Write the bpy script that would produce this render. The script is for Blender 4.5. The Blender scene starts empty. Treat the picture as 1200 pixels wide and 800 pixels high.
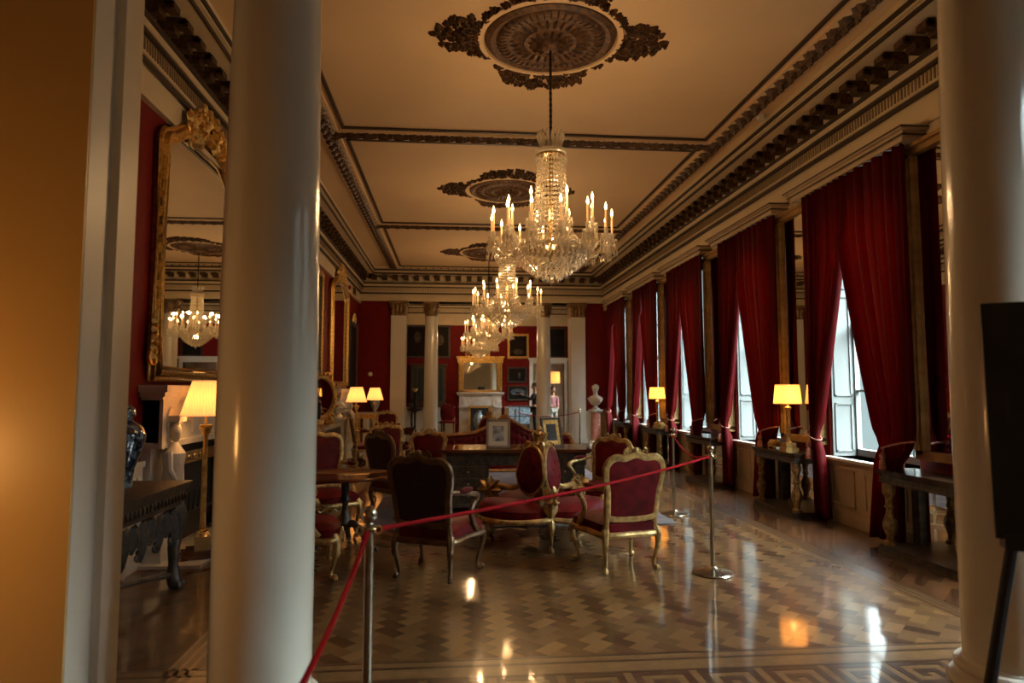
import bpy, math, random
from mathutils import Matrix, Vector
rnd = random.Random(7)
S = bpy.context.scene
COL = S.collection
PI = math.pi
def T(x=0, y=0, z=0): return Matrix.Translation((x, y, z))
def RX(a): return Matrix.Rotation(a, 4, 'X')
def RY(a): return Matrix.Rotation(a, 4, 'Y')
def RZ(a): return Matrix.Rotation(a, 4, 'Z')
def SC(x, y, z): return Matrix.Diagonal((x, y, z, 1))
I4 = Matrix.Identity(4)

# ---------------------------------------------------------------- materials
class N:
    """a node socket with arithmetic"""
    nt = None
    def __init__(s, sock): s.s = sock
    @staticmethod
    def m(op, *a):
        n = N.nt.nodes.new('ShaderNodeMath'); n.operation = op
        for i, v in enumerate(a):
            if isinstance(v, N): N.nt.links.new(v.s, n.inputs[i])
            else: n.inputs[i].default_value = v
        return N(n.outputs[0])
    def __add__(s, o): return N.m('ADD', s, o)
    def __radd__(s, o): return N.m('ADD', s, o)
    def __sub__(s, o): return N.m('SUBTRACT', s, o)
    def __rsub__(s, o): return N.m('SUBTRACT', o, s)
    def __mul__(s, o): return N.m('MULTIPLY', s, o)
    def __rmul__(s, o): return N.m('MULTIPLY', s, o)
    def __truediv__(s, o): return N.m('DIVIDE', s, o)
    def fl(s): return N.m('FLOOR', s)
    def mod(s, k): return N.m('FLOORED_MODULO', s, k)
    def gt(s, k): return N.m('GREATER_THAN', s, k)
    def lt(s, k): return N.m('LESS_THAN', s, k)
    def mx(s, k): return N.m('MAXIMUM', s, k)
    def mn(s, k): return N.m('MINIMUM', s, k)

def new_mat(name):
    m = bpy.data.materials.new(name); m.use_nodes = True
    nt = m.node_tree; b = nt.nodes['Principled BSDF']
    return m, nt, b
def noise(nt, scale, detail=4, rough=.5, vec=None, dim='3D'):
    n = nt.nodes.new('ShaderNodeTexNoise'); n.inputs['Scale'].default_value = scale
    n.inputs['Detail'].default_value = detail; n.inputs['Roughness'].default_value = rough
    if vec is None:
        tc = nt.nodes.new('ShaderNodeTexCoord'); vec = tc.outputs['Object']
    nt.links.new(vec, n.inputs['Vector'])
    return n
def mixc(nt, fac, a, b):
    n = nt.nodes.new('ShaderNodeMix'); n.data_type = 'RGBA'
    for k, v in ((0, fac), (6, a), (7, b)):
        if hasattr(v, 'links') or isinstance(v, bpy.types.NodeSocket): nt.links.new(v, n.inputs[k])
        elif isinstance(v, N): nt.links.new(v.s, n.inputs[k])
        elif k == 0: n.inputs[0].default_value = v
        else: n.inputs[k].default_value = (*v, 1)
    return n.outputs[2]
def P(name, c, rough=.5, metal=0., c2=None, ns=8., bump=0., bs=30., sheen=0., coat=0., spec=None, contrast=(.35, .65)):
    m, nt, b = new_mat(name)
    b.inputs['Base Color'].default_value = (*c, 1)
    b.inputs['Roughness'].default_value = rough; b.inputs['Metallic'].default_value = metal
    if spec is not None: b.inputs['Specular IOR Level'].default_value = spec
    if sheen:
        b.inputs['Sheen Weight'].default_value = sheen; b.inputs['Sheen Roughness'].default_value = .4
        b.inputs['Sheen Tint'].default_value = (1, .45, .45, 1)
    if coat: b.inputs['Coat Weight'].default_value = coat; b.inputs['Coat Roughness'].default_value = .06
    if c2 is not None:
        n = noise(nt, ns)
        r = nt.nodes.new('ShaderNodeMapRange'); r.inputs[1].default_value = contrast[0]; r.inputs[2].default_value = contrast[1]
        nt.links.new(n.outputs[0], r.inputs[0])
        nt.links.new(mixc(nt, r.outputs[0], c, c2), b.inputs['Base Color'])
    if bump:
        n = noise(nt, bs, 3); bp = nt.nodes.new('ShaderNodeBump')
        bp.inputs['Strength'].default_value = bump; bp.inputs['Distance'].default_value = .02
        nt.links.new(n.outputs[0], bp.inputs['Height']); nt.links.new(bp.outputs[0], b.inputs['Normal'])
    return m
def EM(name, c, s, base=None):
    m, nt, b = new_mat(name)
    b.inputs['Base Color'].default_value = (*(base or c), 1)
    b.inputs['Emission Color'].default_value = (*c, 1); b.inputs['Emission Strength'].default_value = s
    return m

M = {}
M['ceil'] = P('ceiling_paint', (.70, .50, .29), .7, c2=(.66, .47, .27), ns=1.2)
M['plaster'] = P('plaster_paint', (.66, .54, .36), .55, c2=(.60, .49, .32), ns=3)
M['white'] = P('gloss_white_paint', (.74, .71, .62), .25, c2=(.70, .67, .57), ns=2, coat=.3)
M['column'] = P('polished_cream_column', (.74, .70, .60), .2, c2=(.70, .66, .56), ns=1.5, coat=.4)
M['dentil'] = P('brown_dentil_paint', (.27, .19, .105), .6)
M['lamplit'] = P('lamplit_gloss_pier', (.76, .52, .20), .36, c2=(.72, .49, .18), ns=1.5, spec=.6)  # warm lamp glow on the near pier face, put into the base colour
M['shutter'] = P('pale_grey_shutter_paint', (.27, .29, .285), .5, spec=.2)
M['pier'] = P('satin_cream_pier', (.78, .73, .62), .38, c2=(.74, .69, .58), ns=1.5, spec=.6)
M['dado'] = P('dado_paint', (.54, .41, .27), .35, c2=(.48, .36, .23), ns=4)
M['dkgilt'] = P('aged_gilt_relief', (.13, .065, .02), .45, .35, c2=(.035, .015, .008), ns=24, bump=.4, bs=50)
M['line'] = P('dark_painted_line', (.035, .018, .01), .5)
M['gilt'] = P('gilding', (.75, .48, .15), .34, .75, c2=(.42, .24, .07), ns=20, bump=.15, bs=60)
M['gold'] = P('bright_gold_leaf', (.95, .60, .18), .28, .85, c2=(.60, .33, .08), ns=26, bump=.3, bs=45)
M['chairgilt'] = P('worn_chair_gilding', (.62, .41, .15), .36, .5, c2=(.28, .17, .06), ns=18, bump=.1, bs=50)
M['brass'] = P('brass', (.70, .52, .25), .25, 1.)
M['steel'] = P('aged_stanchion_metal', (.42, .37, .28), .26, 1.)
M['velvet'] = P('crimson_velvet', (.065, .0015, .003), .5, c2=(.14, .005, .008), ns=9, spec=.15, sheen=.05, bump=.15, bs=14)
M['velvet_dk'] = P('dark_maroon_cloth', (.030, .003, .004), .75, c2=(.022, .002, .003), ns=20)
M['curtain'] = P('crimson_damask_curtain', (.085, .0012, .0022), .55, c2=(.055, .0009, .0016), ns=12, spec=.10)
m, nt, b = M['curtain'], M['curtain'].node_tree, M['curtain'].node_tree.nodes['Principled BSDF']
tl = nt.nodes.new('ShaderNodeBsdfTranslucent'); tl.inputs[0].default_value = (.50, .010, .010, 1)
mx_ = nt.nodes.new('ShaderNodeMixShader'); mx_.inputs[0].default_value = .22
nt.links.new(b.outputs[0], mx_.inputs[1]); nt.links.new(tl.outputs[0], mx_.inputs[2]); nt.links.new(mx_.outputs[0], nt.nodes['Material Output'].inputs[0])
M['silk'] = P('red_silk_wall', (.17, .007, .005), .6, c2=(.14, .006, .0045), ns=6, spec=.15)
M['marble'] = P('white_marble', (.76, .72, .64), .25, c2=(.62, .58, .52), ns=5, coat=.3)
M['pinkmarble'] = P('pink_marble', (.50, .17, .12), .2, c2=(.62, .30, .24), ns=14, coat=.5)
M['black'] = P('black_iron', (.01, .01, .012), .5)
M['ebony'] = P('dark_carved_wood', (.020, .013, .009), .4, c2=(.08, .052, .032), ns=18, bump=.3, bs=40, spec=.45)
M['wood'] = P('polished_mahogany', (.13, .035, .012), .14, c2=(.07, .018, .008), ns=7, coat=.8)
M['topwood'] = P('dark_console_top', (.05, .026, .013), .16, c2=(.025, .014, .008), ns=6, spec=.4)
M['canvas'] = P('dark_oil_canvas', (.018, .011, .008), .5, c2=(.007, .006, .005), ns=3, spec=.12)
M['canvas_fig'] = P('painted_flesh_tone', (.07, .045, .025), .6, c2=(.025, .016, .010), ns=8)
M['bronze'] = P('black_bronze', (.02, .016, .014), .35, .3)
M['rope'] = P('red_rope', (.30, .004, .008), .8, spec=.1, bump=.4, bs=120)
M['paper'] = P('cream_mount_board', (.62, .57, .46), .6)
M['photo'] = P('grey_photograph', (.10, .12, .15), .4, c2=(.45, .48, .50), ns=14)
M['skin'] = P('skin', (.45, .24, .15), .5)
M['hair'] = P('dark_hair', (.02, .012, .01), .6)
M['cloth_black'] = P('black_clothing', (.012, .012, .014), .8)
M['cloth_pink'] = P('pink_top', (.30, .11, .11), .8)
M['cloth_white'] = P('white_trousers', (.4, .38, .32), .8)
M['porcelain'] = None
m, nt, b = new_mat('blue_white_porcelain')
v = nt.nodes.new('ShaderNodeTexVoronoi'); v.inputs['Scale'].default_value = 11
tc = nt.nodes.new('ShaderNodeTexCoord'); nt.links.new(tc.outputs['Object'], v.inputs['Vector'])
n_ = noise(nt, 16, 5, .7)
N.nt = nt
f_ = (N(n_.outputs[0]) - .49) * 8.
nt.links.new(mixc(nt, N.m('MINIMUM', N.m('MAXIMUM', f_, 0.), 1.), (.006, .016, .05), (.16, .27, .36)), b.inputs['Base Color'])
b.inputs['Roughness'].default_value = .12; b.inputs['Coat Weight'].default_value = .8
M['porcelain'] = m
m, nt, b = new_mat('mirror_glass')
b.inputs['Base Color'].default_value = (.82, .82, .78, 1); b.inputs['Metallic'].default_value = 1; b.inputs['Roughness'].default_value = .015
M['mirror'] = m
# crystal: clear glints over a translucent body
m, nt, b = new_mat('cut_crystal'); nt.nodes.remove(b)
out = nt.nodes['Material Output']
tr = nt.nodes.new('ShaderNodeBsdfTransparent'); tr.inputs[0].default_value = (.93, .92, .90, 1)
tl = nt.nodes.new('ShaderNodeBsdfTranslucent'); tl.inputs[0].default_value = (1, .90, .70, 1)
df = nt.nodes.new('ShaderNodeBsdfDiffuse'); df.inputs[0].default_value = (.95, .86, .68, 1)
gl = nt.nodes.new('ShaderNodeBsdfGlossy'); gl.inputs['Roughness'].default_value = .12; gl.inputs[0].default_value = (1, .97, .9, 1)
def mixs(f, a, c):
    x = nt.nodes.new('ShaderNodeMixShader'); x.inputs[0].default_value = f
    nt.links.new(a, x.inputs[1]); nt.links.new(c, x.inputs[2]); return x.outputs[0]
q = mixs(.4, tl.outputs[0], df.outputs[0]); q = mixs(.38, q, gl.outputs[0]); q = mixs(.28, q, tr.outputs[0])
nt.links.new(q, out.inputs[0]); M['crystal'] = m
# pane
m, nt, b = new_mat('window_pane'); nt.nodes.remove(b); out = nt.nodes['Material Output']
tr = nt.nodes.new('ShaderNodeBsdfTransparent'); tr.inputs[0].default_value = (.93, .96, .95, 1)
gl = nt.nodes.new('ShaderNodeBsdfGlossy'); gl.inputs['Roughness'].default_value = .02
nt.links.new(mixs(.06, tr.outputs[0], gl.outputs[0]), out.inputs[0]); M['pane'] = m
# lamp shade
def shade_mat(name, c, s):
    global nt
    m, nt, b = new_mat(name); nt.nodes.remove(b); out = nt.nodes['Material Output']
    d = nt.nodes.new('ShaderNodeBsdfDiffuse'); d.inputs[0].default_value = (*c, 1)
    tl = nt.nodes.new('ShaderNodeBsdfTranslucent'); tl.inputs[0].default_value = (*c, 1)
    em = nt.nodes.new('ShaderNodeEmission'); em.inputs[0].default_value = (*c, 1); em.inputs[1].default_value = s
    ad = nt.nodes.new('ShaderNodeAddShader'); nt.links.new(mixs(.45, d.outputs[0], tl.outputs[0]), ad.inputs[0]); nt.links.new(em.outputs[0], ad.inputs[1])
    nt.links.new(ad.outputs[0], out.inputs[0])
    return m
M['shade'] = shade_mat('lit_pleated_shade', (.92, .60, .26), .30)
M['shade2'] = shade_mat('lit_yellow_shade', (.95, .60, .19), .38)
M['flame'] = EM('candle_bulb', (1., .58, .22), 26)
M['candle'] = EM('candle_tube', (1., .42, .11), .45, (.5, .34, .17))
# rug
m, nt, b = new_mat('blue_grey_rug'); tc = nt.nodes.new('ShaderNodeTexCoord')
v = nt.nodes.new('ShaderNodeTexVoronoi'); v.inputs['Scale'].default_value = 5; nt.links.new(tc.outputs['Object'], v.inputs['Vector'])
nt.links.new(mixc(nt, v.outputs[0], (.07, .075, .10), (.20, .15, .14)), b.inputs['Base Color']); b.inputs['Roughness'].default_value = .95
M['rug'] = m
# floor
m, nt, b = new_mat('varnished_parquet'); N.nt = nt
tc = nt.nodes.new('ShaderNodeTexCoord'); sp = nt.nodes.new('ShaderNodeSeparateXYZ'); nt.links.new(tc.outputs['Object'], sp.inputs[0])
x, y = N(sp.outputs[0]), N(sp.outputs[1])
w = .098
u = (x + y) * (.70711 / w); vv = (y - x) * (.70711 / w)
i, j = u.fl(), vv.fl()
d = (i - j).mod(4.)
hor = d.lt(1.5)
id1 = i - d * hor
id2 = j + (d - 2.) * (1. - hor)
cmb = nt.nodes.new('ShaderNodeCombineXYZ'); nt.links.new(id1.s, cmb.inputs[0]); nt.links.new(id2.s, cmb.inputs[1])
wn = nt.nodes.new('ShaderNodeTexWhiteNoise'); wn.noise_dimensions = '2D'; nt.links.new(cmb.outputs[0], wn.inputs['Vector'])
rv = N(wn.outputs['Value'])
inner = x.gt(-1.42) * x.lt(3.33) * y.gt(3.86) * y.lt(18.5)
fh = hor * .50 + rv * .48
col = mixc(nt, fh, (.042, .014, .004), (.235, .122, .042))
# outer boards: herringbone of longer planks
w2 = .085
u2, v2 = (x + y) * (.70711 / w2), (y - x) * (.70711 / w2)
bi = nt.nodes.new('ShaderNodeCombineXYZ')
k = v2.fl(); nt.links.new(k.s, bi.inputs[0]); nt.links.new(((u2 / 6.) + k * .37).fl().s, bi.inputs[1])
wn2 = nt.nodes.new('ShaderNodeTexWhiteNoise'); wn2.noise_dimensions = '2D'; nt.links.new(bi.outputs[0], wn2.inputs['Vector'])
gr = noise(nt, 3.); 
outc = mixc(nt, N(wn2.outputs['Value']) * .8 + N(gr.outputs[0]) * .2, (.030, .010, .003), (.13, .048, .014))
c3 = mixc(nt, inner, outc, col)
st = noise(nt, 60, 2)
c4 = mixc(nt, N(st.outputs[0]) * .35, c3, (.06, .026, .01))
nt.links.new(c4, b.inputs['Base Color'])
b.inputs['Roughness'].default_value = .42; b.inputs['Specular IOR Level'].default_value = .25
b.inputs['Coat Weight'].default_value = 1; b.inputs['Coat Roughness'].default_value = .085; b.inputs['Coat IOR'].default_value = 1.8
nn = noise(nt, 2.5, 2); bp = nt.nodes.new('ShaderNodeBump'); bp.inputs['Strength'].default_value = .10; bp.inputs['Distance'].default_value = .03
nt.links.new(nn.outputs[0], bp.inputs['Height']); nt.links.new(bp.outputs[0], b.inputs['Normal']); nt.links.new(bp.outputs[0], b.inputs['Coat Normal'])
M['floor'] = m
M['inlay_dk'] = P('dark_inlay', (.035, .014, .007), .3, c2=(.06, .025, .012), ns=15, coat=.5)
M['inlay_lt'] = P('light_inlay', (.17, .09, .034), .3, c2=(.12, .06, .022), ns=15, coat=.5)
M['capgilt'] = P('gilded_capital', (.30, .18, .07), .42, .4, c2=(.12, .065, .022), ns=20, bump=.3, bs=50)

# ---------------------------------------------------------------- mesh builder
class MB:
    def __init__(s): s.v = []; s.f = []; s.M = I4
    def add(s, vs, fs, M=None):
        o = len(s.v); A = s.M @ M if M is not None else s.M
        s.v += [tuple(A @ Vector(p)) for p in vs]
        s.f += [tuple(k + o for k in f) for f in fs]
        return s
    def box(s, x0, x1, y0, y1, z0, z1, M=None):
        vs = [(x, y, z) for z in (z0, z1) for y in (y0, y1) for x in (x0, x1)]
        return s.add(vs, [(0, 2, 3, 1), (4, 5, 7, 6), (0, 1, 5, 4), (2, 6, 7, 3), (0, 4, 6, 2), (1, 3, 7, 5)], M)
    def tube(s, pts, r, n=8, closed=False, M=None, cap=True, flat=1.):
        pts = [Vector(p) for p in pts]; L = len(pts)
        if not hasattr(r, '__len__'): r = [r] * L
        vs = []; up = None
        for k in range(L):
            if closed: t = pts[(k + 1) % L] - pts[k - 1]
            else: t = pts[min(k + 1, L - 1)] - pts[max(k - 1, 0)]
            if t.length < 1e-9: t = Vector((0, 0, 1))
            t.normalize()
            if up is None:
                up = Vector((0, 1, 0)) if abs(t.y) < .9 else Vector((1, 0, 0))
            a = up - t * up.dot(t)
            if a.length < 1e-6: a = t.orthogonal()
            a.normalize(); up = a; c = t.cross(a)
            for q in range(n):
                an = 2 * PI * q / n
                vs.append(pts[k] + a * (math.cos(an) * r[k] * flat) + c * (math.sin(an) * r[k]))
        fs = []
        for k in range(L if closed else L - 1):
            k2 = (k + 1) % L
            for q in range(n):
                q2 = (q + 1) % n
                fs.append((k * n + q, k * n + q2, k2 * n + q2, k2 * n + q))
        if cap and not closed:
            fs.append(tuple(range(n))[::-1]); fs.append(tuple((L - 1) * n + q for q in range(n)))
        return s.add([tuple(p) for p in vs], fs, M)
    def lathe(s, prof, n=24, M=None, ribs=0, amp=0.):
        vs = []; fs = []
        for (r, z) in prof:
            for q in range(n):
                a = 2 * PI * q / n; rr = r * (1 + amp * math.cos(ribs * a)) if ribs else r
                vs.append((rr * math.cos(a), rr * math.sin(a), z))
        for k in range(len(prof) - 1):
            for q in range(n):
                q2 = (q + 1) % n
                fs.append((k * n + q, k * n + q2, (k + 1) * n + q2, (k + 1) * n + q))
        if prof[0][0] > 1e-4: fs.append(tuple(range(n))[::-1])
        if prof[-1][0] > 1e-4: fs.append(tuple((len(prof) - 1) * n + q for q in range(n)))
        return s.add(vs, fs, M)
    def ball(s, c, r, n=8, M=None):
        if not hasattr(r, '__len__'): r = (r, r, r)
        h = max(4, n // 2 + 1)
        pr = [(math.sin(PI * k / h), -math.cos(PI * k / h)) for k in range(h + 1)]
        pr[0] = (1e-5, -1); pr[-1] = (1e-5, 1)
        A = T(*c) @ SC(*r)
        return s.lathe(pr, n, (M @ A) if M is not None else A)
    def octa(s, c, rx, rz, M=None):
        x, y, z = c
        vs = [(x + rx, y, z), (x, y + rx, z), (x - rx, y, z), (x, y - rx, z), (x, y, z + rz), (x, y, z - rz)]
        return s.add(vs, [(0, 1, 4), (1, 2, 4), (2, 3, 4), (3, 0, 4), (1, 0, 5), (2, 1, 5), (3, 2, 5), (0, 3, 5)], M)
    def pad(s, out, t0, t1, dome, back=0., M=None, rings=5, tuft=None):
        """cushion: outline in local XY, edge from t0 to t1 in local Z, domed top"""
        n = len(out); cx = sum(p[0] for p in out) / n; cy = sum(p[1] for p in out) / n
        vs = []; fs = []
        def ring(sc, z):
            for (px, py) in out:
                X_, Y_ = cx + (px - cx) * sc, cy + (py - cy) * sc
                zz = z
                if tuft: zz += tuft(X_, Y_) * min(1, (1 - sc) * 6)
                vs.append((X_, Y_, zz))
        lev = []
        for k in range(rings, 0, -1):
            sc = k / rings; lev.append((sc * .999 if k < rings else 1., t0 - back * math.sqrt(max(0, 1 - sc * sc))))
        lev = lev[::-1]
        for sc, z in lev:
            for (px, py) in out: vs.append((cx + (px - cx) * sc, cy + (py - cy) * sc, z))
        for k in range(rings, 0, -1):
            sc = k / rings; ring(sc, t1 + dome * (max(0, 1 - sc ** 2.6)) ** .6)
        tot = len(lev) + rings
        for k in range(tot - 1):
            for q in range(n):
                q2 = (q + 1) % n
                fs.append((k * n + q, k * n + q2, (k + 1) * n + q2, (k + 1) * n + q))
        fs.append(tuple(range(n))[::-1]); fs.append(tuple((tot - 1) * n + q for q in range(n)))
        return s.add(vs, fs, M)
    def prism(s, out, z0, z1, M=None):
        n = len(out)
        vs = [(x, y, z0) for x, y in out] + [(x, y, z1) for x, y in out]
        fs = [tuple(range(n))[::-1], tuple(range(n, 2 * n))] + [(q, (q + 1) % n, n + (q + 1) % n, n + q) for q in range(n)]
        return s.add(vs, fs, M)
    def leaf(s, c, L, W, a, h=.02, M=None):
        """a raised acanthus lobe lying in local XY, pointing along angle a"""
        pr = [(0, .25), (.3, 1), (.55, .8), (.75, .95), (1, 0.05)]
        vs = []; fs = []
        for k, (t, wd) in enumerate(pr):
            hh = h * math.sin(PI * (.15 + .75 * t))
            vs += [(t * L, -W * wd / 2, 0), (t * L, 0, hh), (t * L, W * wd / 2, 0)]
        for k in range(4):
            o = k * 3; fs += [(o, o + 3, o + 4, o + 1), (o + 1, o + 4, o + 5, o + 2), (o, o + 2, o + 5, o + 3)]
        A = T(*c) @ RZ(a)
        return s.add(vs, fs, (M @ A) if M is not None else A)
    def scroll(s, c, R, r, a0, turns, sgn, M=None, n=5):
        pts = []; rr = []
        K = max(6, int(9 * turns))
        for k in range(K + 1):
            t = k / K; a = a0 + sgn * t * turns * 2 * PI; q = R * (1 - .8 * t)
            pts.append((c[0] + q * math.cos(a), c[1] + q * math.sin(a), c[2])); rr.append(r * (1 - .45 * t))
        return s.tube(pts, rr, n, M=M)
    def build(s, name, mat, parent=None, smooth=True, ang=40):
        me = bpy.data.meshes.new(name); me.from_pydata(s.v, [], s.f)
        me.materials.append(M[mat] if isinstance(mat, str) else mat)
        if smooth:
            me.polygons.foreach_set('use_smooth', [True] * len(me.polygons)); me.set_sharp_from_angle(angle=math.radians(ang))
        me.update()
        o = bpy.data.objects.new(name, me); COL.objects.link(o)
        if parent is not None: o.parent = parent
        return o
def tag(o, label=None, cat=None, group=None, kind=None):
    if label: o['label'] = label
    if cat: o['category'] = cat
    if group: o['group'] = group
    if kind: o['kind'] = kind
    return o
def thing(name, label, cat, loc=(0, 0, 0), rz=0, group=None, kind=None):
    o = bpy.data.objects.new(name, None); COL.objects.link(o); o.empty_display_size = .1
    o.location = loc; o.rotation_euler = (0, 0, rz)
    return tag(o, label, cat, group, kind)
def struct(mb, name, mat, **k): return tag(mb.build(name, mat, **k), kind='structure')
def dup(root, loc, rz, label=None, group=None, scale=None):
    def cp(o, par):
        c = o.copy(); COL.objects.link(c)
        if par is not None: c.parent = par
        for ch in kids.get(o.name, ()): cp(ch, c)
        return c
    kids = {}
    for o in COL.objects:
        if o.parent is not None: kids.setdefault(o.parent.name, []).append(o)
    r = cp(root, None); r.location = loc; r.rotation_euler = (0, 0, rz)
    if scale: r.scale = (scale,) * 3
    if label: r['label'] = label
    if group: r['group'] = group
    return r
def light(name, kind, loc, energy, color, size=.1, rot=None, **kw):
    l = bpy.data.lights.new(name, kind); l.energy = energy; l.color = color
    if kind == 'POINT': l.shadow_soft_size = size
    for k, v in kw.items(): setattr(l, k, v)
    o = bpy.data.objects.new(name, l); COL.objects.link(o); o.location = loc
    if rot: o.rotation_euler = rot
    return o
LP = dict(chand=62, lamp=8, tlamp=11, sky=50, near=.4, nlamp=30, exp=0.12)
M['woodgilt'] = P('dark_walnut_gilt_frame', (.22, .12, .045), .35, .35, c2=(.09, .045, .018), ns=14, bump=.1, bs=50)
M['sofagilt'] = P('orange_gilt_frame', (.42, .20, .06), .32, .4, c2=(.24, .10, .03), ns=14)
M['silverframe'] = P('dull_silver_frame', (.35, .33, .30), .3, .7)
# ================================================================ SETTING
XL, XR, H = -2.68, 4.47, 5.0
YN, YF = -1.8, 24.0          # end walls
Y1a, Y1b = 2.66, 3.12        # near screen
Y2a, Y2b = 19.25, 19.75      # far screen
WC = [1.63 + 2.6 * k for k in range(7)] + [21.9]
WH, WZ0, WZ1 = .76, .74, 3.9
struct(MB().box(XL - .3, XR + .6, YN - .3, YF + 4, -.1, 0), 'floor', 'floor')
struct(MB().box(XL - .3, XR + .6, YN - .3, YF + 4, H, H + .1), 'ceiling', 'ceil')
# floor inlays: border lines and the key pattern by the near screen
lt = MB(); dk = MB()
h1, h2 = .0008, .0016
lt.box(XL + .3, XR - .3, 3.63, 3.85, 0, h1); lt.box(XL + .3, XR - .3, 2.4, 3.61, 0, h1)
for X0 in (3.36, -1.50):
    lt.box(X0 - .02, X0 + .14, 3.78, 18.5, 0, h1)
    for dx in (0, .055, .11): dk.box(X0 + dx, X0 + dx + .034, 3.6, 18.5, 0, h2)
for yy in (3.84, 3.755): dk.box(XL + .3, XR - .3, yy, yy + .024, 0, h2)
dk.box(XL + .3, XR - .3, 3.61, 3.63, 0, h2)
def key(x0, y0, s):      # one meander unit of width 8s
    for (a, b_, c, e) in ((0, 7, 6, 7), (0, 1, 1, 7), (0, 5, 1, 2), (4, 5, 1, 5), (2, 5, 4, 5), (2, 3, 3, 4), (6, 7, 0, 7), (6, 9, 0, 1)):
        dk.box(x0 + a * s, x0 + b_ * s, y0 + c * s, y0 + e * s, 0, h2 + (a + b_ * 1.7 + c * 2.3 + e * .6) * 1e-5)
xx = XL + .4
while xx < XR - 1:
    key(xx, 3.29, .045); key(xx, 2.70, .045); xx += 8 * .045
dk.box(XL + .3, XR - .3, 3.23, 3.25, 0, h2); dk.box(XL + .3, XR - .3, 3.06, 3.08, 0, h2)
struct(lt, 'floor_inlay_light', 'inlay_lt'); struct(dk, 'floor_inlay_dark', 'inlay_dk')

# walls
w = MB(); w.box(XL - .2, XL, YN, YF, 0, H); struct(w, 'wall_left', 'silk')
w = MB(); ys = YN
for c in WC:
    w.box(XR, XR + .36, ys, c - WH, 0, H); w.box(XR, XR + .36, c - WH, c + WH, 0, WZ0); w.box(XR, XR + .36, c - WH, c + WH, WZ1, H); ys = c + WH
w.box(XR, XR + .36, ys, YF, 0, H)
struct(w, 'wall_right', 'silk')
# far wall with a doorway to a further room
DX0, DX1, DZ = 2.90, 4.05, 2.5
w = MB(); w.box(XL, DX0, YF, YF + .2, 0, H); w.box(DX0, DX1, YF, YF + .2, DZ, H); w.box(DX1, XR, YF, YF + .2, 0, H); struct(w, 'wall_far', 'silk')
w = MB(); w.box(XL, XR, YN - .2, YN, 0, H); struct(w, 'wall_near', 'plaster')
w = MB(); w.box(2.0, 5.0, YF + 3.3, YF + 3.4, 0, H); w.box(2.0, 2.1, YF + .2, YF + 3.3, 0, H); w.box(4.9, 5.0, YF + .2, YF + 3.3, 0, H); struct(w, 'wall_beyond', 'plaster')
w = MB()
w.box(DX0 - .12, DX0, YF - .05, YF + .2, 0, DZ + .12); w.box(DX1, DX1 + .12, YF - .05, YF + .2, 0, DZ + .12); w.box(DX0, DX1, YF - .05, YF + .2, DZ, DZ + .12)
w.box(DX0 - .16, DX1 + .16, YF - .09, YF, DZ + .12, DZ + .2)
struct(w, 'door_1', 'white')
# dado and frieze (painted)
def panel_run(mb, side, y0, y1, z1, n):
    s = 1 if side == 'L' else -1; X0 = XL if side == 'L' else XR
    def bx(a, b_, ya, yb, za, zb):
        x0, x1 = X0 + s * a, X0 + s * b_; mb.box(min(x0, x1), max(x0, x1), ya, yb, za, zb)
    bx(0, .03, y0, y1, 0, z1); bx(.03, .055, y0, y1, 0, .14); bx(.03, .05, y0, y1, z1 - .05, z1)
    wd = (y1 - y0) / n
    for k in range(n):
        a, b_ = y0 + k * wd + .09, y0 + (k + 1) * wd - .09
        for q in ((a, b_, .20, .22), (a, b_, z1 - .13, z1 - .11), (a, a + .02, .20, z1 - .11), (b_ - .02, b_, .20, z1 - .11)): bx(.03, .042, *q)
d_ = MB(); panel_run(d_, 'R', Y1b, Y2a, .72, 25); panel_run(d_, 'R', Y2b, YF, .72, 6); struct(d_, 'baseboard_right', 'dado', smooth=False)
d_ = MB(); panel_run(d_, 'L', Y1b, 6.06, .90, 4); panel_run(d_, 'L', 8.1, 14.7, .9, 8); panel_run(d_, 'L', 16.8, Y2a, .9, 3); panel_run(d_, 'L', Y2b, YF, .9, 5); struct(d_, 'baseboard_left', 'white', smooth=False)
d_ = MB()
for a, b_ in ((XL, .10), (1.88, 2.78)):
    d_.box(a, b_, YF - .03, YF, 0, .93); d_.box(a, b_, YF - .06, YF, .89, .94); d_.box(a, b_, YF - .055, YF, 0, .14)
    n = max(1, int((b_ - a) / .8)); wd = (b_ - a) / n
    for k in range(n):
        a1, b1 = a + k * wd + .08, a + (k + 1) * wd - .08
        for q in ((a1, b1, .22, .24), (a1, b1, .78, .80), (a1, a1 + .02, .22, .8), (b1 - .02, b1, .22, .8)): d_.box(q[0], q[1], YF - .042, YF - .03, q[2], q[3])
struct(d_, 'baseboard_far', 'white', smooth=False)

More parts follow.
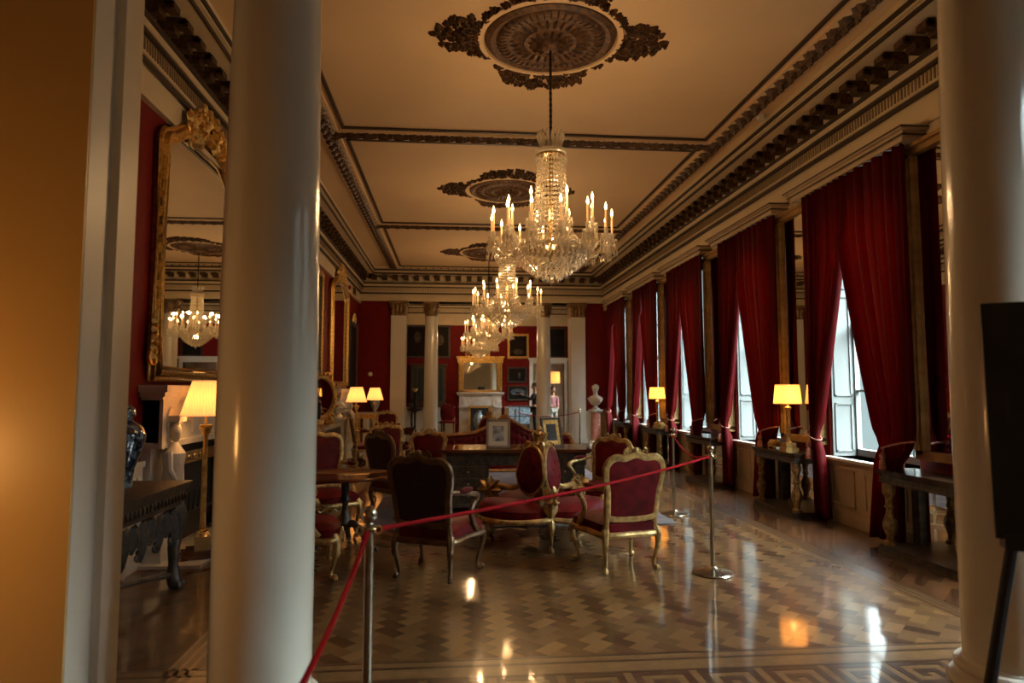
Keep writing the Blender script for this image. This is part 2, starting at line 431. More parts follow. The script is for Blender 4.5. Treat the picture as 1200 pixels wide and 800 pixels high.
# entablature and cornice: run along X or Y, `s` points into the room
def cornice(y0, y1, X0, s, nm, frieze=True, axis='Y'):
    pl = MB(); dk = MB(); ln = MB(); dn = MB()
    def bx(mb, a, b_, ya, yb, za, zb):
        x0, x1 = sorted((X0 + s * a, X0 + s * b_))
        if axis == 'Y': mb.box(x0, x1, ya, yb, za, zb)
        else: mb.box(ya, yb, x0, x1, za, zb)
    if frieze:
        bx(pl, 0, .03, y0, y1, 4.0 if s == 1 else 3.86, 4.3); bx(pl, .03, .06, y0, y1, 4.0, 4.05)
    bx(pl, 0, .06, y0, y1, 4.3, 4.86); bx(pl, 0, .10, y0, y1, 4.32, 4.47); bx(pl, 0, .16, y0, y1, 4.49, 4.56); bx(pl, 0, .44, y0, y1, 4.80, 4.86); bx(pl, 0, .48, y0, y1, 4.86, H)
    bx(ln, .06, .08, y0, y1, 4.275, 4.32); bx(ln, .10, .145, y0, y1, 4.46, 4.50); bx(ln, .16, .19, y0, y1, 4.55, 4.585)
    bx(ln, .44, .455, y0, y1, 4.79, 4.835); bx(ln, .48, .50, y0, y1, 4.88, 4.925)
    t = y0 + .03
    while t < y1 - .03:      # small leaf-and-dart teeth
        bx(dn, .10, .112, t, t + .018, 4.345, 4.455); t += .05
    t = y0 + .08
    while t < y1 - .1:       # scrolled modillions
        for (a, b_, za, zb) in ((.06, .31, 4.735, 4.79), (.06, .21, 4.67, 4.735), (.25, .33, 4.71, 4.77)):
            bx(dk, a, b_, t, t + .13, za, zb)
        t += .30
    struct(pl, nm, 'plaster', smooth=False); struct(dk, nm + '_relief', 'dkgilt', smooth=False); struct(dn, nm + '_dentils', 'dentil', smooth=False); struct(ln, nm + '_lines', 'line', smooth=False)
cornice(Y1b, Y2a, XL, 1, 'trim_left'); cornice(Y1b, Y2a, XR, -1, 'trim_right')
cornice(XL, XR, Y2a, -1, 'trim_far_screen', False, 'X')
cornice(XL, XR, YF, -1, 'trim_far_wall', True, 'X')
cornice(Y2b, YF, XL, 1, 'trim_far_left'); cornice(Y2b, YF, XR, -1, 'trim_far_right')
# screens: beam on pilasters; piers carry red silk in the room
for nm, a, b_ in (('near', Y1a, Y1b), ('far', Y2a, Y2b)):
    w = MB(); w.box(XL, XR, a, b_, 4.08, H)
    w.box(XL, XR, a - .02, b_ + .02, 4.08, 4.13); w.box(XL, XR, a - .035, b_ + .035, 4.20, 4.24)
    struct(w, 'wall_screen_beam_' + nm, 'plaster', smooth=False)
# far piers: red silk, beige dado, with cream pilaster at the inner edge
struct(MB().box(XL, -1.77, Y2a + .03, Y2b, 0, 4.08), 'wall_far_left_pier', 'silk'); struct(MB().box(3.88, XR, Y2a + .03, Y2b, 0, 4.08), 'wall_far_right_pier', 'silk')
w = MB(); w.box(XL, -1.77, Y2a, Y2b + .03, 0, .92); w.box(3.88, XR, Y2a, Y2b + .03, 0, .92)
for a, b_ in ((XL, -1.77), (3.88, XR)): w.box(a, b_, Y2a - .02, Y2a, .87, .92); w.box(a, b_, Y2a - .02, Y2a, 0, .14)
struct(w, 'baseboard_far_piers', 'dado')

def capital(mb, z0, z1, r, sq=False):
    n = 8
    mb.lathe([(r * .98, z0), (r * 1.06, z0 + .02), (r * 1.0, z0 + .04), (r * 1.08, z0 + .25), (r * 1.4, z1 - .06)], 20)
    for lev, (zz, hh, k) in enumerate(((z0 + .04, .15, 8), (z0 + .12, .17, 8))):
        for q in range(k):
            a = 2 * PI * (q + .5 * lev) / k
            A = RZ(a) @ T(r * 1.03, 0, zz) @ RY(-PI / 2 + .28)
            mb.leaf((0, 0, 0), hh, .13, 0, .04, A)
            mb.ball((r * 1.03 + .055, 0, zz + hh - .01), (.03, .04, .022), 6, RZ(a))
    for q in range(4):
        a = PI / 4 + q * PI / 2
        mb.scroll((r * 1.45, z1 - .10, 0), .055, .02, PI / 2, 1.2, -1, RZ(a) @ RX(PI / 2))
    s = r * 1.28
    mb.box(-s, s, -s, s, z1 - .05, z1)
def column(x, y, r, label):
    t = thing('column', label, 'column', (x, y, 0), 0, None, 'thing')
    z1, z0 = 3.70, .20
    pr = [(r * (1.0 - .14 * max(0, (k / 14 - .3) / .7) ** 1.6), z0 + (z1 - z0) * k / 14) for k in range(15)]
    MB().lathe(pr, 56).build('shaft', 'column', t)
    mb = MB(); mb.lathe([(r * 1.28, .06), (r * 1.34, .085), (r * 1.28, .11), (r * 1.16, .12), (r * 1.13, .14), (r * 1.18, .15), (r * 1.2, .165), (r * 1.16, .18), (r * 1.04, .185), (r * 1.0, .20)], 48)
    mb.lathe([(r * 1.3, 0), (r * 1.32, .06), (r * 1.2, .061)], 48); mb.build('base', 'column', t)
    mb = MB(); capital(mb, 3.66, 4.08, r * .86); mb.build('capital', 'capgilt', t)
    return t
column(-.825, 3.09, .215, 'nearest cream column, floor to ceiling beside the blue and white jar')
column(2.725, 3.10, .215, 'dim cream column behind the dark poster at right edge')
column(-.62, 19.5, .205, 'slim cream column at the far end left of the far fireplace')
column(2.68, 19.5, .215, 'cream column at the far end with the dark-clothed person behind it')
for x0, x1, lb in ((-1.77, -1.33, 'flat beige pilaster at the far end beside the left red wall'), (3.45, 3.89, 'flat cream pilaster at the far end beside the marble bust')):
    t = thing('pilaster', lb, 'pilaster', ((x0 + x1) / 2, Y2a + .1, 0), 0, None, 'thing')
    hw = (x1 - x0) / 2
    mb = MB(); mb.box(-hw * .96, hw * .96, -.15, .40, .28, 3.66); mb.build('shaft', 'column', t, smooth=False)
    mb = MB(); mb.box(-hw * 1.12, hw * 1.12, -.2, .42, 0, .14); mb.box(-hw * 1.05, hw * 1.05, -.17, .41, .14, .28); mb.build('base', 'column', t, smooth=False)
    mb = MB(); mb.box(-hw * .98, hw * .98, -.16, .40, 3.66, 4.0); mb.box(-hw * 1.2, hw * 1.2, -.22, .42, 4.0, 4.08)
    for q in range(4):
        for lv in range(2):
            mb.leaf((0, 0, 0), .17, .12, 0, .04, T(-hw * .75 + q * hw * .5, -.165, 3.68 + lv * .13) @ RX(PI / 2) @ RZ(PI / 2))
    for sx in (-1, 1): mb.scroll((sx * hw * .95, 3.95, .17), .06, .022, PI / 2, 1.2, sx, RX(PI / 2))
    mb.build('capital', 'capgilt', t)
# near piers
for sd, sgn, xa in (('left', 1, -1.475), ('right', -1, 3.345)):
    xo = XL if sgn == 1 else XR
    w = MB(); a, b_ = sorted((xo, xa)); w.box(a, b_, Y1a, Y1b, 0, 4.08)
    x0, x1 = sorted((xa, xa + sgn * .065)); w.box(x0, x1, Y1a, 2.80, 0, 4.08)
    x0, x1 = sorted((xa, xa + sgn * .035)); w.box(x0, x1, 2.96, Y1b, 0, 4.08)
    struct(w, 'wall_near_%s_pier' % sd, 'pier', smooth=False)
    a, b_ = sorted((xo, xa + sgn * .063)); struct(MB().box(a, b_, Y1a - .012, Y1a, 0, 4.08), 'wall_near_%s_pier_ochre' % sd, 'lamplit', smooth=False)  # thin facing towards the camera, its ochre tint standing in for warm lamplight
    a, b_ = sorted((xo, xa)); struct(MB().box(a, b_, Y1b, Y1b + .012, .9, 4.08), 'wall_near_%s_pier_silk' % sd, 'silk', smooth=False)
    a, b_ = sorted((xo, xa + sgn * .045)); struct(MB().box(a, b_, Y1b, Y1b + .03, 0, .10), 'baseboard_near_%s_pier' % sd, 'pier', smooth=False)

# ceiling: beams of carved rope moulding
pl = MB(); dk = MB(); ln = MB()
BY = [3.72, 8.98, 14.0, 18.85]
def leafrun(x0, y0, x1, y1, wd):
    L = math.hypot(x1 - x0, y1 - y0); n = int(L / .105); a = math.atan2(y1 - y0, x1 - x0)
    A = T(x0, y0, H - .035) @ RZ(a) @ RX(PI)
    for k in range(n):
        t = k * L / n
        dk.leaf((t, -wd * .15, 0), .17, wd * .8, .6 if k % 2 else -.2, .05, A); dk.leaf((t, wd * .2, 0), .14, wd * .6, -.5 if k % 2 else .3, .045, A)
        dk.ball((t + .05, wd * (.28 if k % 2 else -.28), .01), (.045, .035, .025), 6, A)
def border(x0, y0, x1, y1, inn):
    """plain beam with leaf run and a dark fillet on the inner sides"""
    if abs(x1 - x0) < .01:
        pl.box(x0 - .13, x0 + .13, y0, y1, H - .035, H)
    else: pl.box(x0, x1, y0 - .13, y0 + .13, H - .035, H)
    leafrun(x0, y0, x1, y1, .17)
for X0 in (-1.68, 3.70): border(X0, BY[0], X0, BY[-1], 0)
for Y0 in BY: border(-1.68, Y0, 3.70, Y0, 0)
for k in range(3):
    a, b_ = BY[k] + .19, BY[k + 1] - .19; x0, x1 = -1.49, 3.51
    for q in ((x0, x1, a, a + .045), (x0, x1, b_ - .045, b_), (x0, x0 + .045, a, b_), (x1 - .045, x1, a, b_)): ln.box(q[0], q[1], q[2], q[3], H - .025, H)
struct(pl, 'trim_ceiling', 'ceil', smooth=False); struct(dk, 'trim_ceiling_relief', 'dkgilt'); struct(ln, 'trim_ceiling_lines', 'line', smooth=False)

# windows
for k, c in enumerate(WC):
    f = MB(); X0, X1 = XR + .30, XR + .36
    f.box(X0, X1, c - WH, c - WH + .06, WZ0, WZ1); f.box(X0, X1, c + WH - .06, c + WH, WZ0, WZ1); f.box(X0, X1, c - WH, c + WH, WZ1 - .06, WZ1)
    f.box(X0, X1, c - WH, c + WH, WZ0, WZ0 + .08); f.box(X0 - .01, X1, c - WH, c + WH, 2.24, 2.31)
    for q in (-.25, .25): f.box(X0 + .01, X1 - .01, c + q - .014, c + q + .014, WZ0, WZ1)
    for z in (1.50, 3.05): f.box(X0 + .01, X1 - .01, c - WH, c + WH, z - .014, z + .014)
    wn = tag(f.build('window_%d' % (k + 1), 'shutter', smooth=False), kind='structure')
    MB().box(X0 + .028, X0 + .034, c - WH, c + WH, WZ0, WZ1).build('pane', 'pane', wn)
    MB().box(XR - .10, X0, c - WH - .02, c + WH + .02, WZ0 - .03, WZ0).build('window_sill', 'white', wn)
    for s in (-1, 1):
        sh = MB()
        A = T(XR + .02, c + s * (WH - .005), WZ0)
        yy = (0, -.028) if s == 1 else (0, .028)
        sh.box(0, .28, min(yy), max(yy), 0, WZ1 - WZ0, A)
        e = -.028 if s == 1 else .028
        for za, zb in ((.05, .62), (.70, 1.9), (1.98, 3.08)):
            for q in ((.03, .25, za, za + .02), (.03, .25, zb - .02, zb), (.03, .05, za, zb), (.23, .25, za, zb)):
                sh.box(q[0], q[1], min(e, e * 1.5), max(e, e * 1.5), q[2], q[3], A)
        sh.build('shutter', 'shutter', wn, smooth=False)
# vents in the left frieze, red alarm, sensor
for Yv, lb in ((12.9, 'dark grille vent in the left frieze nearest the big column'), (18.0, 'dark grille vent in the left frieze by the far corner')):
    t = thing('air_vent', lb, 'vent', (XL + .035, Yv, 4.17))
    mb = MB(); mb.box(0, .02, -.30, .30, -.10, -.085); mb.box(0, .02, -.30, .30, .085, .10); mb.box(0, .02, -.30, -.285, -.1, .1); mb.box(0, .02, .285, .30, -.1, .1); mb.build('frame', 'white', t, smooth=False)
    mb = MB(); mb.box(0, .004, -.285, .285, -.085, .085)
    for q in range(8): mb.box(.004, .014, -.285, .285, -.075 + q * .02, -.065 + q * .02)
    mb.build('grille', 'line', t, smooth=False)
t = thing('alarm_sounder', 'small red alarm sounder on the left frieze near the far corner', 'alarm', (XL + .035, 17.1, 4.13))
MB().lathe([(.055, 0), (.055, .03), (.04, .06), (.02, .07)], 16, RY(PI / 2)).build('body', P('alarm_red', (.3, .01, .01), .4), t)
t = thing('wall_sensor', 'small round white sensor on the far left red wall', 'sensor', (-2.33, Y2a + .03, 1.98))
MB().lathe([(.06, 0), (.058, .02), (.03, .03)], 16, RX(PI / 2)).build('body', 'white', t)
t = thing('smoke_detector', 'small white smoke detector on the right ceiling margin', 'detector', (4.02 - .14, 7.9, H - .04))
MB().lathe([(.02, -.04), (.05, -.035), (.06, 0), (.05, .038)], 16).build('body', 'white', t)
# ================================================================ CEILING ROSES AND CHANDELIERS
def rose_relief():
    mb = MB(); A = RX(PI)
    mb.lathe([(.70, 0), (.69, .03), (.64, .05), (.60, .035), (.58, .03), (.56, .05), (.52, .06), (.48, .05), (.45, .045), (.30, .04), (.28, .055), (.25, .05), (.12, .06), (.10, .10), (.05, .13), (.02, .13)], 48, A)
    for q in range(48):      # outer bead-and-leaf ring
        a = 2 * PI * q / 48; mb.leaf((.46 * math.cos(a), .46 * math.sin(a), .035), .12, .055, a, .035, A)
    for q in range(28):
        a = 2 * PI * q / 28; mb.leaf((.27 * math.cos(a), .27 * math.sin(a), .035), .17, .06, a, .035, A)
    for q in range(16):
        a = 2 * PI * q / 16; mb.leaf((.10 * math.cos(a), .10 * math.sin(a), .05), .14, .055, a, .04, A)
    r = random.Random(3)
    def inside(px, py):
        R = math.hypot(px, py); a = math.atan2(py, px)
        if R < .76: return False
        ax, ay = abs(px), abs(py)
        if ax > .5 and ay < (.33 if ax < 1.02 else .33 * (1.26 - ax) / .24) + .02 * math.sin(ax * 40) and ax < 1.24: return True
        if ay > .60 and ax < .46 and ay < 1.14 - 1.1 * ax ** 2: return True
        return R < .81
    pts = []
    for it in range(7000):
        px, py = r.uniform(-1.25, 1.25), r.uniform(-1.2, 1.2)
        if inside(px, py) and all((px - a) ** 2 + (py - b_) ** 2 > .0040 for a, b_ in pts): pts.append((px, py))
    for px, py in pts:
        a = math.atan2(py, px) + r.uniform(-1.3, 1.3)
        for kk in (-.7, 0, .7): mb.leaf((px, py, 0), r.uniform(.065, .095), .045, a + kk, .045, A)
        mb.ball((px, py, .02), (.024, .024, .02), 6, A)
    for sx in (-1, 1):
        mb.leaf((sx * 1.12, 0, 0), .14, .07, 0 if sx > 0 else PI, .03, A)
        mb.leaf((sx * 1.05, 0, 0), .1, .16, 0 if sx > 0 else PI, .03, A)
        for sy in (-1, 1):
            mb.scroll((sx * .86, sy * .14, .02), .10, .022, 0, 1.3, sx * sy, A)
            mb.scroll((sx * .24, sy * .86, .02), .11, .022, PI / 2, 1.3, -sx * sy, A)
    return mb
M['rosegilt'] = P('rose_gilt_relief', (.12, .052, .013), .5, .3, c2=(.03, .013, .005), ns=18, bump=.3, bs=50)
t = thing('ceiling_rose', 'largest gilt acanthus ceiling rose, above the nearest chandelier', 'ceiling rose', (.95, 6.33, H), 0, 'gilt ceiling roses')
rose_relief().build('relief', 'rosegilt', t); t.scale = (.93, .93, 1)
mb = MB(); mb.lathe([(.78, 0), (.775, .03), (.72, .035), (.71, 0)], 64, RX(PI)); mb.build('rim', 'ceil', t)
dup(t, (.92, 11.35, H), 0, 'gilt acanthus ceiling rose above the second chandelier, middle one')
dup(t, (.88, 16.6, H), 0, 'smallest gilt acanthus ceiling rose, seen above the third chandelier')

def chandelier(loc, label):
    t = thing('chandelier', label, 'chandelier', (loc[0], loc[1], 0), 0, 'crystal chandeliers')
    # z values are metres above the floor
    mb = MB(); mb.tube([(0, 0, 4.96), (0, 0, 3.95)], .013, 8)
    for q in range(16): mb.ball((0, 0, 4.9 - q * .058), (.018, .018, .024), 6)
    mb.lathe([(.07, 4.99), (.06, 4.95), (.02, 4.92), (.013, 4.90)], 16)
    mb.build('rod', 'bronze', t)
    mb = MB()      # crown of crystal spears
    for q in range(16):
        a = 2 * PI * q / 16; c, s_ = math.cos(a), math.sin(a)
        mb.tube([(.10 * c, .10 * s_, 3.84), (.10 * c, .10 * s_, 3.93), (.125 * c, .125 * s_, 3.99), (.13 * c, .13 * s_, 4.04)], [.014, .016, .018, .003], 5)
    mb.lathe([(.135, 3.80), (.155, 3.82), (.155, 3.85), (.12, 3.86)], 20)
    for q in range(20):
        a = 2 * PI * q / 20; mb.octa((.15 * math.cos(a), .15 * math.sin(a), 3.76), .012, .04)
    mb.build('crown', 'crystal', t)
    mb = MB(); mb.lathe([(.13, 3.785), (.145, 3.79), (.145, 3.805), (.13, 3.81)], 24)
    mb.lathe([(.335, 2.865), (.35, 2.87), (.35, 2.895), (.335, 2.90)], 32); mb.lathe([(.02, 3.9), (.02, 2.75)], 8)
    mb.build('metal_hoops', 'brass', t)
    mb = MB()      # strings of beads from the neck to the wide hoop
    K = 30
    for q in range(K):
        a = 2 * PI * q / K
        for k in range(21):
            u = k / 20; z = 3.79 - .90 * u
            r = .125 + .06 * u + .16 * max(0, (u - .72) / .28) ** 2
            mb.octa((r * math.cos(a), r * math.sin(a), z), .0135, .021)
    mb.build('bead_stem', 'crystal', t)
    mb = MB()      # stepped bowl of drops
    for k in range(9):
        u = k / 8; r = .34 * math.cos(u * 1.38) ** .8; z = 2.87 - .27 * u ** .95
        n = max(6, int(38 * r / .34))
        for q in range(n):
            a = 2 * PI * (q + .5 * (k % 2)) / n
            mb.octa((r * math.cos(a), r * math.sin(a), z - .01), .019, .032)
    mb.ball((0, 0, 2.565), .028, 8); mb.octa((0, 0, 2.53), .012, .03)
    mb.build('bowl', 'crystal', t)
    def arm(a, R, zc, i):
        c, s_ = math.cos(a), math.sin(a)
        mb = MB(); pts = []
        for k in range(9):
            u = k / 8; rr = .30 + (R - .30) * u; z = 2.90 + (zc - 2.90) * u - .09 * math.sin(PI * u) * (1 if u < .75 else .6)
            pts.append((rr * c, rr * s_, z))
        mb.tube(pts, [.010] * 7 + [.008, .012], 6)
        e = mb.build('candle_arm', 'crystal', t)
        A = T(R * c, R * s_, zc)
        mb = MB(); mb.lathe([(.012, -.05), (.014, -.01), (.05, .012), (.052, .018), (.012, .02), (.02, .035), (.022, .075), (.012, .08)], 12, A)
        for q in range(8):
            b_ = 2 * PI * q / 8
            mb.octa((.05 * math.cos(b_), .05 * math.sin(b_), -.035), .010, .045, A)
            mb.octa((.05 * math.cos(b_), .05 * math.sin(b_), -.115), .008, .038, A)
        mb.build('drip_pan', 'crystal', e)
        mb = MB(); mb.lathe([(.0105, .07), (.0105, .245), (.008, .25)], 8, A); mb.build('candle', 'candle', e)
        mb = MB(); mb.lathe([(.006, .248), (.0125, .266), (.012, .280), (.005, .305), (.001, .322)], 8, A); mb.build('flame_bulb', 'flame', e)
    for q in range(14): arm(2 * PI * (q + .5) / 14, .585, 2.93, q)
    for q in range(8): arm(2 * PI * (q + .25) / 8, .43, 3.06, q)
    mb = MB()
    for q in range(28):      # swags of beads between the arms
        a0, a1 = 2 * PI * q / 28, 2 * PI * (q + 1) / 28
        for k in range(6):
            u = k / 6; a = a0 + (a1 - a0) * u; r = .57
            mb.octa((r * math.cos(a), r * math.sin(a), 2.88 - .05 * math.sin(PI * u)), .009, .012)
            mb.octa((.40 * math.cos(a), .40 * math.sin(a), 2.90 - .04 * math.sin(PI * u)), .010, .014)
    for q in range(40):
        a = 2 * PI * q / 40; mb.octa((.36 * math.cos(a), .36 * math.sin(a), 2.83), .013, .05)
    mb.build('bead_swags', 'crystal', t)
    return t
ch = chandelier((.95, 6.33), 'nearest and largest lit crystal chandelier, hanging in the middle of the room')
CH = [(.95, 6.33), (.93, 11.35), (.90, 16.6), (.88, 21.7)]
dup(ch, (*CH[1], 0), .1, 'second lit crystal chandelier, just behind and below the largest one')
dup(ch, (*CH[2], 0), .2, 'third lit crystal chandelier, between the second and the farthest one')
dup(ch, (*CH[3], 0), .3, 'farthest and smallest lit crystal chandelier, over the far gilt mirror')
for (cx, cy) in CH:
    for q in range(6):
        a = PI / 6 + q * PI / 3; light('candle_glow', 'POINT', (cx + .5 * math.cos(a), cy + .5 * math.sin(a), 3.33), LP['chand'] / 6, (1, .60, .27), .03)
    light('chandelier_inner', 'POINT', (cx, cy, 2.80), LP['chand'] * .16, (1, .58, .24), .05)

# ================================================================ CURTAINS, PELMETS, PIERS
def curtain(c, side, label):
    """side=+1 far curtain, -1 near curtain (towards the camera)"""
    t = thing('curtain', label, 'curtain', (0, c, 0), 0, 'crimson damask curtains')
    zt, ztie, X0 = 3.855, .98, XR - .20
    nz, ns = 46, 56
    outer = .82 if side == 1 else 1.0
    def inner(z):
        if z > 3.12: return .008
        if z > ztie:
            u = (3.12 - z) / (3.12 - ztie); return .008 + (.63 if side == 1 else .55) * (u ** 1.1)
        return (.63 if side == 1 else .56) - .16 * (ztie - z)
    def outf(z):
        if z > ztie: return outer - .03 * ((zt - z) / (zt - ztie)) ** 1.4
        return outer - .03 - (outer - .03 - .745) * min(1, (ztie - z) / .2)
    ph = rnd.random() * 6
    mb = MB()
    for iz in range(nz + 1):
        z = zt + (.05 - zt) * iz / nz
        a, b_ = inner(z), outf(z)
        tight = 1 - (b_ - a) / 1.05; pin = math.exp(-((z - ztie) / .10) ** 2)
        amp = (.036 + .020 * tight) * (1 - .7 * pin)
        for k in range(ns + 1):
            s = k / ns; yy = a + (b_ - a) * s
            xx = -amp * (math.sin(2 * PI * 7 * s + ph + .9 * math.sin(5 * s + ph)) + .25 * math.sin(2 * PI * 3 * s + 2 * ph)) - .012 * math.sin(2 * PI * 17 * s + 1.3) + .05 * pin * ((s - .5) * 2) ** 2 - .05 * pin
            xx -= .05 * math.exp(-(s / .08) ** 2) * (z < 3.2)
            yy += .006 * math.sin(2 * PI * 8 * s * 2 + ph)
            mb.v.append((X0 + xx, side * yy, z))
    W_ = ns + 1
    for iz in range(nz):
        for k in range(ns): mb.f.append((iz * W_ + k, iz * W_ + k + 1, (iz + 1) * W_ + k + 1, (iz + 1) * W_ + k))
    o = mb.build('drape', 'curtain', t, ang=180)
    so = o.modifiers.new('cloth_thickness', 'SOLIDIFY'); so.thickness = .008
    mb = MB()
    ya, yb = inner(ztie) - .02, outf(ztie) + .02
    ym = (ya + yb) / 2
    lp = [(X0 - .03 + .09 * math.sin(q), side * (ym + (yb - ya) * .5 * math.cos(q)), ztie + .06 * math.cos(q)) for q in [2 * PI * k / 20 for k in range(20)]]
    lp = [(X0 - .015 - (.09 if math.sin(q) > 0 else .05) * math.sin(q), side * (ym + (yb - ya) * .5 * math.cos(q)), ztie + .05 * math.cos(q)) for q in [2 * PI * k / 20 for k in range(20)]]
    mb.tube(lp, .011, 6, True)
    tb = mb.build('tieback', 'tassel', t)
    mb = MB(); yq = side * (ya + .10)
    mb.tube([(X0 - .08, yq, ztie - .02), (X0 - .10, yq, ztie - .10)], .008, 6)
    mb.lathe([(.012, .09), (.03, .07), (.028, .04), (.018, .03), (.032, .01), (.038, -.10), (.030, -.10)], 12, T(X0 - .10, yq, ztie - .17))
    mb.build('tassel', 'tassel', tb)
    return t
M['tassel'] = P('gold_pink_tassel', (.45, .22, .14), .7, c2=(.30, .06, .05), ns=40)
names = ['nearest window', 'second window from the camera', 'third window from the camera', 'fourth window from the camera', 'farthest window']
for k, c in enumerate(WC[2:7]):
    for side in (1, -1):
        curtain(c, side, 'crimson curtain tied back on the %s side of the %s' % ('left' if side == 1 else 'right', names[k]))
    t = thing('pelmet', 'beige moulded pelmet above the curtains of the %s' % names[k], 'pelmet', (XR, c, 0), 0, 'beige pelmets over the windows')
    mb = MB()
    for (dx, hw, za, zb) in ((.25, 1.05, 3.86, 3.90), (.27, 1.08, 3.90, 3.93), (.26, 1.07, 3.93, 3.955), (.31, 1.12, 3.955, 3.99)):
        mb.box(-dx, 0, -hw, hw, za, zb)
    mb.build('moulding', 'dado', t, smooth=False)
    mb = MB(); mb.box(-.276, -.0, -1.086, 1.086, 3.903, 3.922); mb.box(-.316, 0, -1.126, 1.126, 3.968, 3.984); mb.build('dark_fillet', 'line', t, smooth=False)
    mb = MB(); mb.tube([(-.08, -1.0, 3.85), (-.08, 1.0, 3.85)], .010, 8); mb.build('curtain_rail', 'brass', t)

M["pierframe"] = P("bronze_gilt_frame", (.48, .29, .11), .4, .4, c2=(.30, .17, .06), ns=8)
M["dulgilt"] = P("dull_carved_gilt", (.38, .23, .08), .4, .5, c2=(.14, .075, .025), ns=22, bump=.3, bs=50)
PC = [5.53 + 2.6 * k for k in range(5)]
pn = ['at the right edge beside the dim column', 'behind the pair of yellow lamp glows', 'between the second and third windows', 'behind the small yellow lamp', 'nearest the marble bust']
for k, c in enumerate(PC):
    t = thing('pier_mirror', 'tall gilt framed pier mirror %s' % pn[k], 'mirror', (XR - .03, c, 0), 0, 'pier mirrors between the windows')
    mb = MB(); mb.box(-.03, -.02, -.38, .38, .93, 3.82); mb.build('mirror_glass', 'mirror', t, smooth=False)
    mb = MB()
    for s in (-1, 1):
        y0, y1 = sorted((s * .37, s * .47)); mb.box(-.07, .03, y0, y1, .90, 3.83)
        y0, y1 = sorted((s * .395, s * .445)); mb.box(-.095, .0, y0, y1, .95, 3.80)
    mb.box(-.07, .03, -.47, .47, .86, .94); mb.box(-.07, .03, -.47, .47, 3.76, 3.83); mb.box(-.11, .03, -.49, .49, 3.82, 3.855)
    mb.build('frame', 'pierframe', t, smooth=False)
    mb = MB()
    for s in (-1, 1):
        for q in range(5): mb.leaf((0, 0, 0), .09, .06, PI / 2, .03, T(-.095, s * .42, 3.60 + q * .03) @ RZ(-PI / 2) @ RX(PI / 2))
        mb.scroll((0, 0, 0), .05, .015, 0, 1.2, s, T(-.10, s * .42, 3.74) @ RZ(-PI / 2) @ RX(PI / 2))
    mb.build('carved_ornament', 'dkgilt', t)
    # console table beneath
    t = thing('console_table', 'dark topped gilt console table below the mirror %s' % pn[k], 'console table', (XR - .05, c, 0), 0, 'console tables along the window wall')
    mb = MB(); o = [(-.02, -.54), (-.40, -.54), (-.43, -.51), (-.43, .51), (-.40, .54), (-.02, .54)]
    mb.prism(o, .735, .765); mb.prism([(x_ * .97, y_ * .98) for x_, y_ in o], .71, .735); mb.build('top', 'topwood', t, smooth=False)
    mb = MB(); mb.box(-.39, -.02, -.51, .51, .64, .71); mb.box(-.40, -.38, -.52, .52, .645, .66); mb.build('apron', 'ebony', t, smooth=False)
    mb = MB(); mb.prism(o, 0, .05); mb.prism([(x_ * .97, y_ * .98) for x_, y_ in o], .05, .07); mb.build('plinth', 'ebony', t, smooth=False)
    for s in (-1, 1):
        mb = MB()
        mb.lathe([(.055, .07), (.055, .10), (.035, .115), (.030, .15), (.045, .18), (.060, .23), (.062, .27), (.045, .32), (.03, .36), (.028, .40), (.045, .42), (.03, .44), (.032, .50), (.052, .55), (.055, .60), (.05, .64)], 16, T(-.34, s * .455, 0), 8, .06)
        for q in range(6): mb.leaf((0, 0, 0), .10, .05, 0, .02, T(-.34, s * .455, .22) @ RZ(q * PI / 3) @ T(.055, 0, 0) @ RY(-PI / 2))
        mb.build('leg', 'dulgilt', t)
        mb = MB(); y0, y1 = sorted((s * .42, s * .52)); mb.box(-.07, -.02, y0, y1, .07, .64); mb.build('rear_pilaster', 'ebony', t, smooth=False)
    mb = MB(); mb.box(-.035, -.025, -.42, .42, .07, .64); mb.build('mirror_back', 'mirror', t, smooth=False)
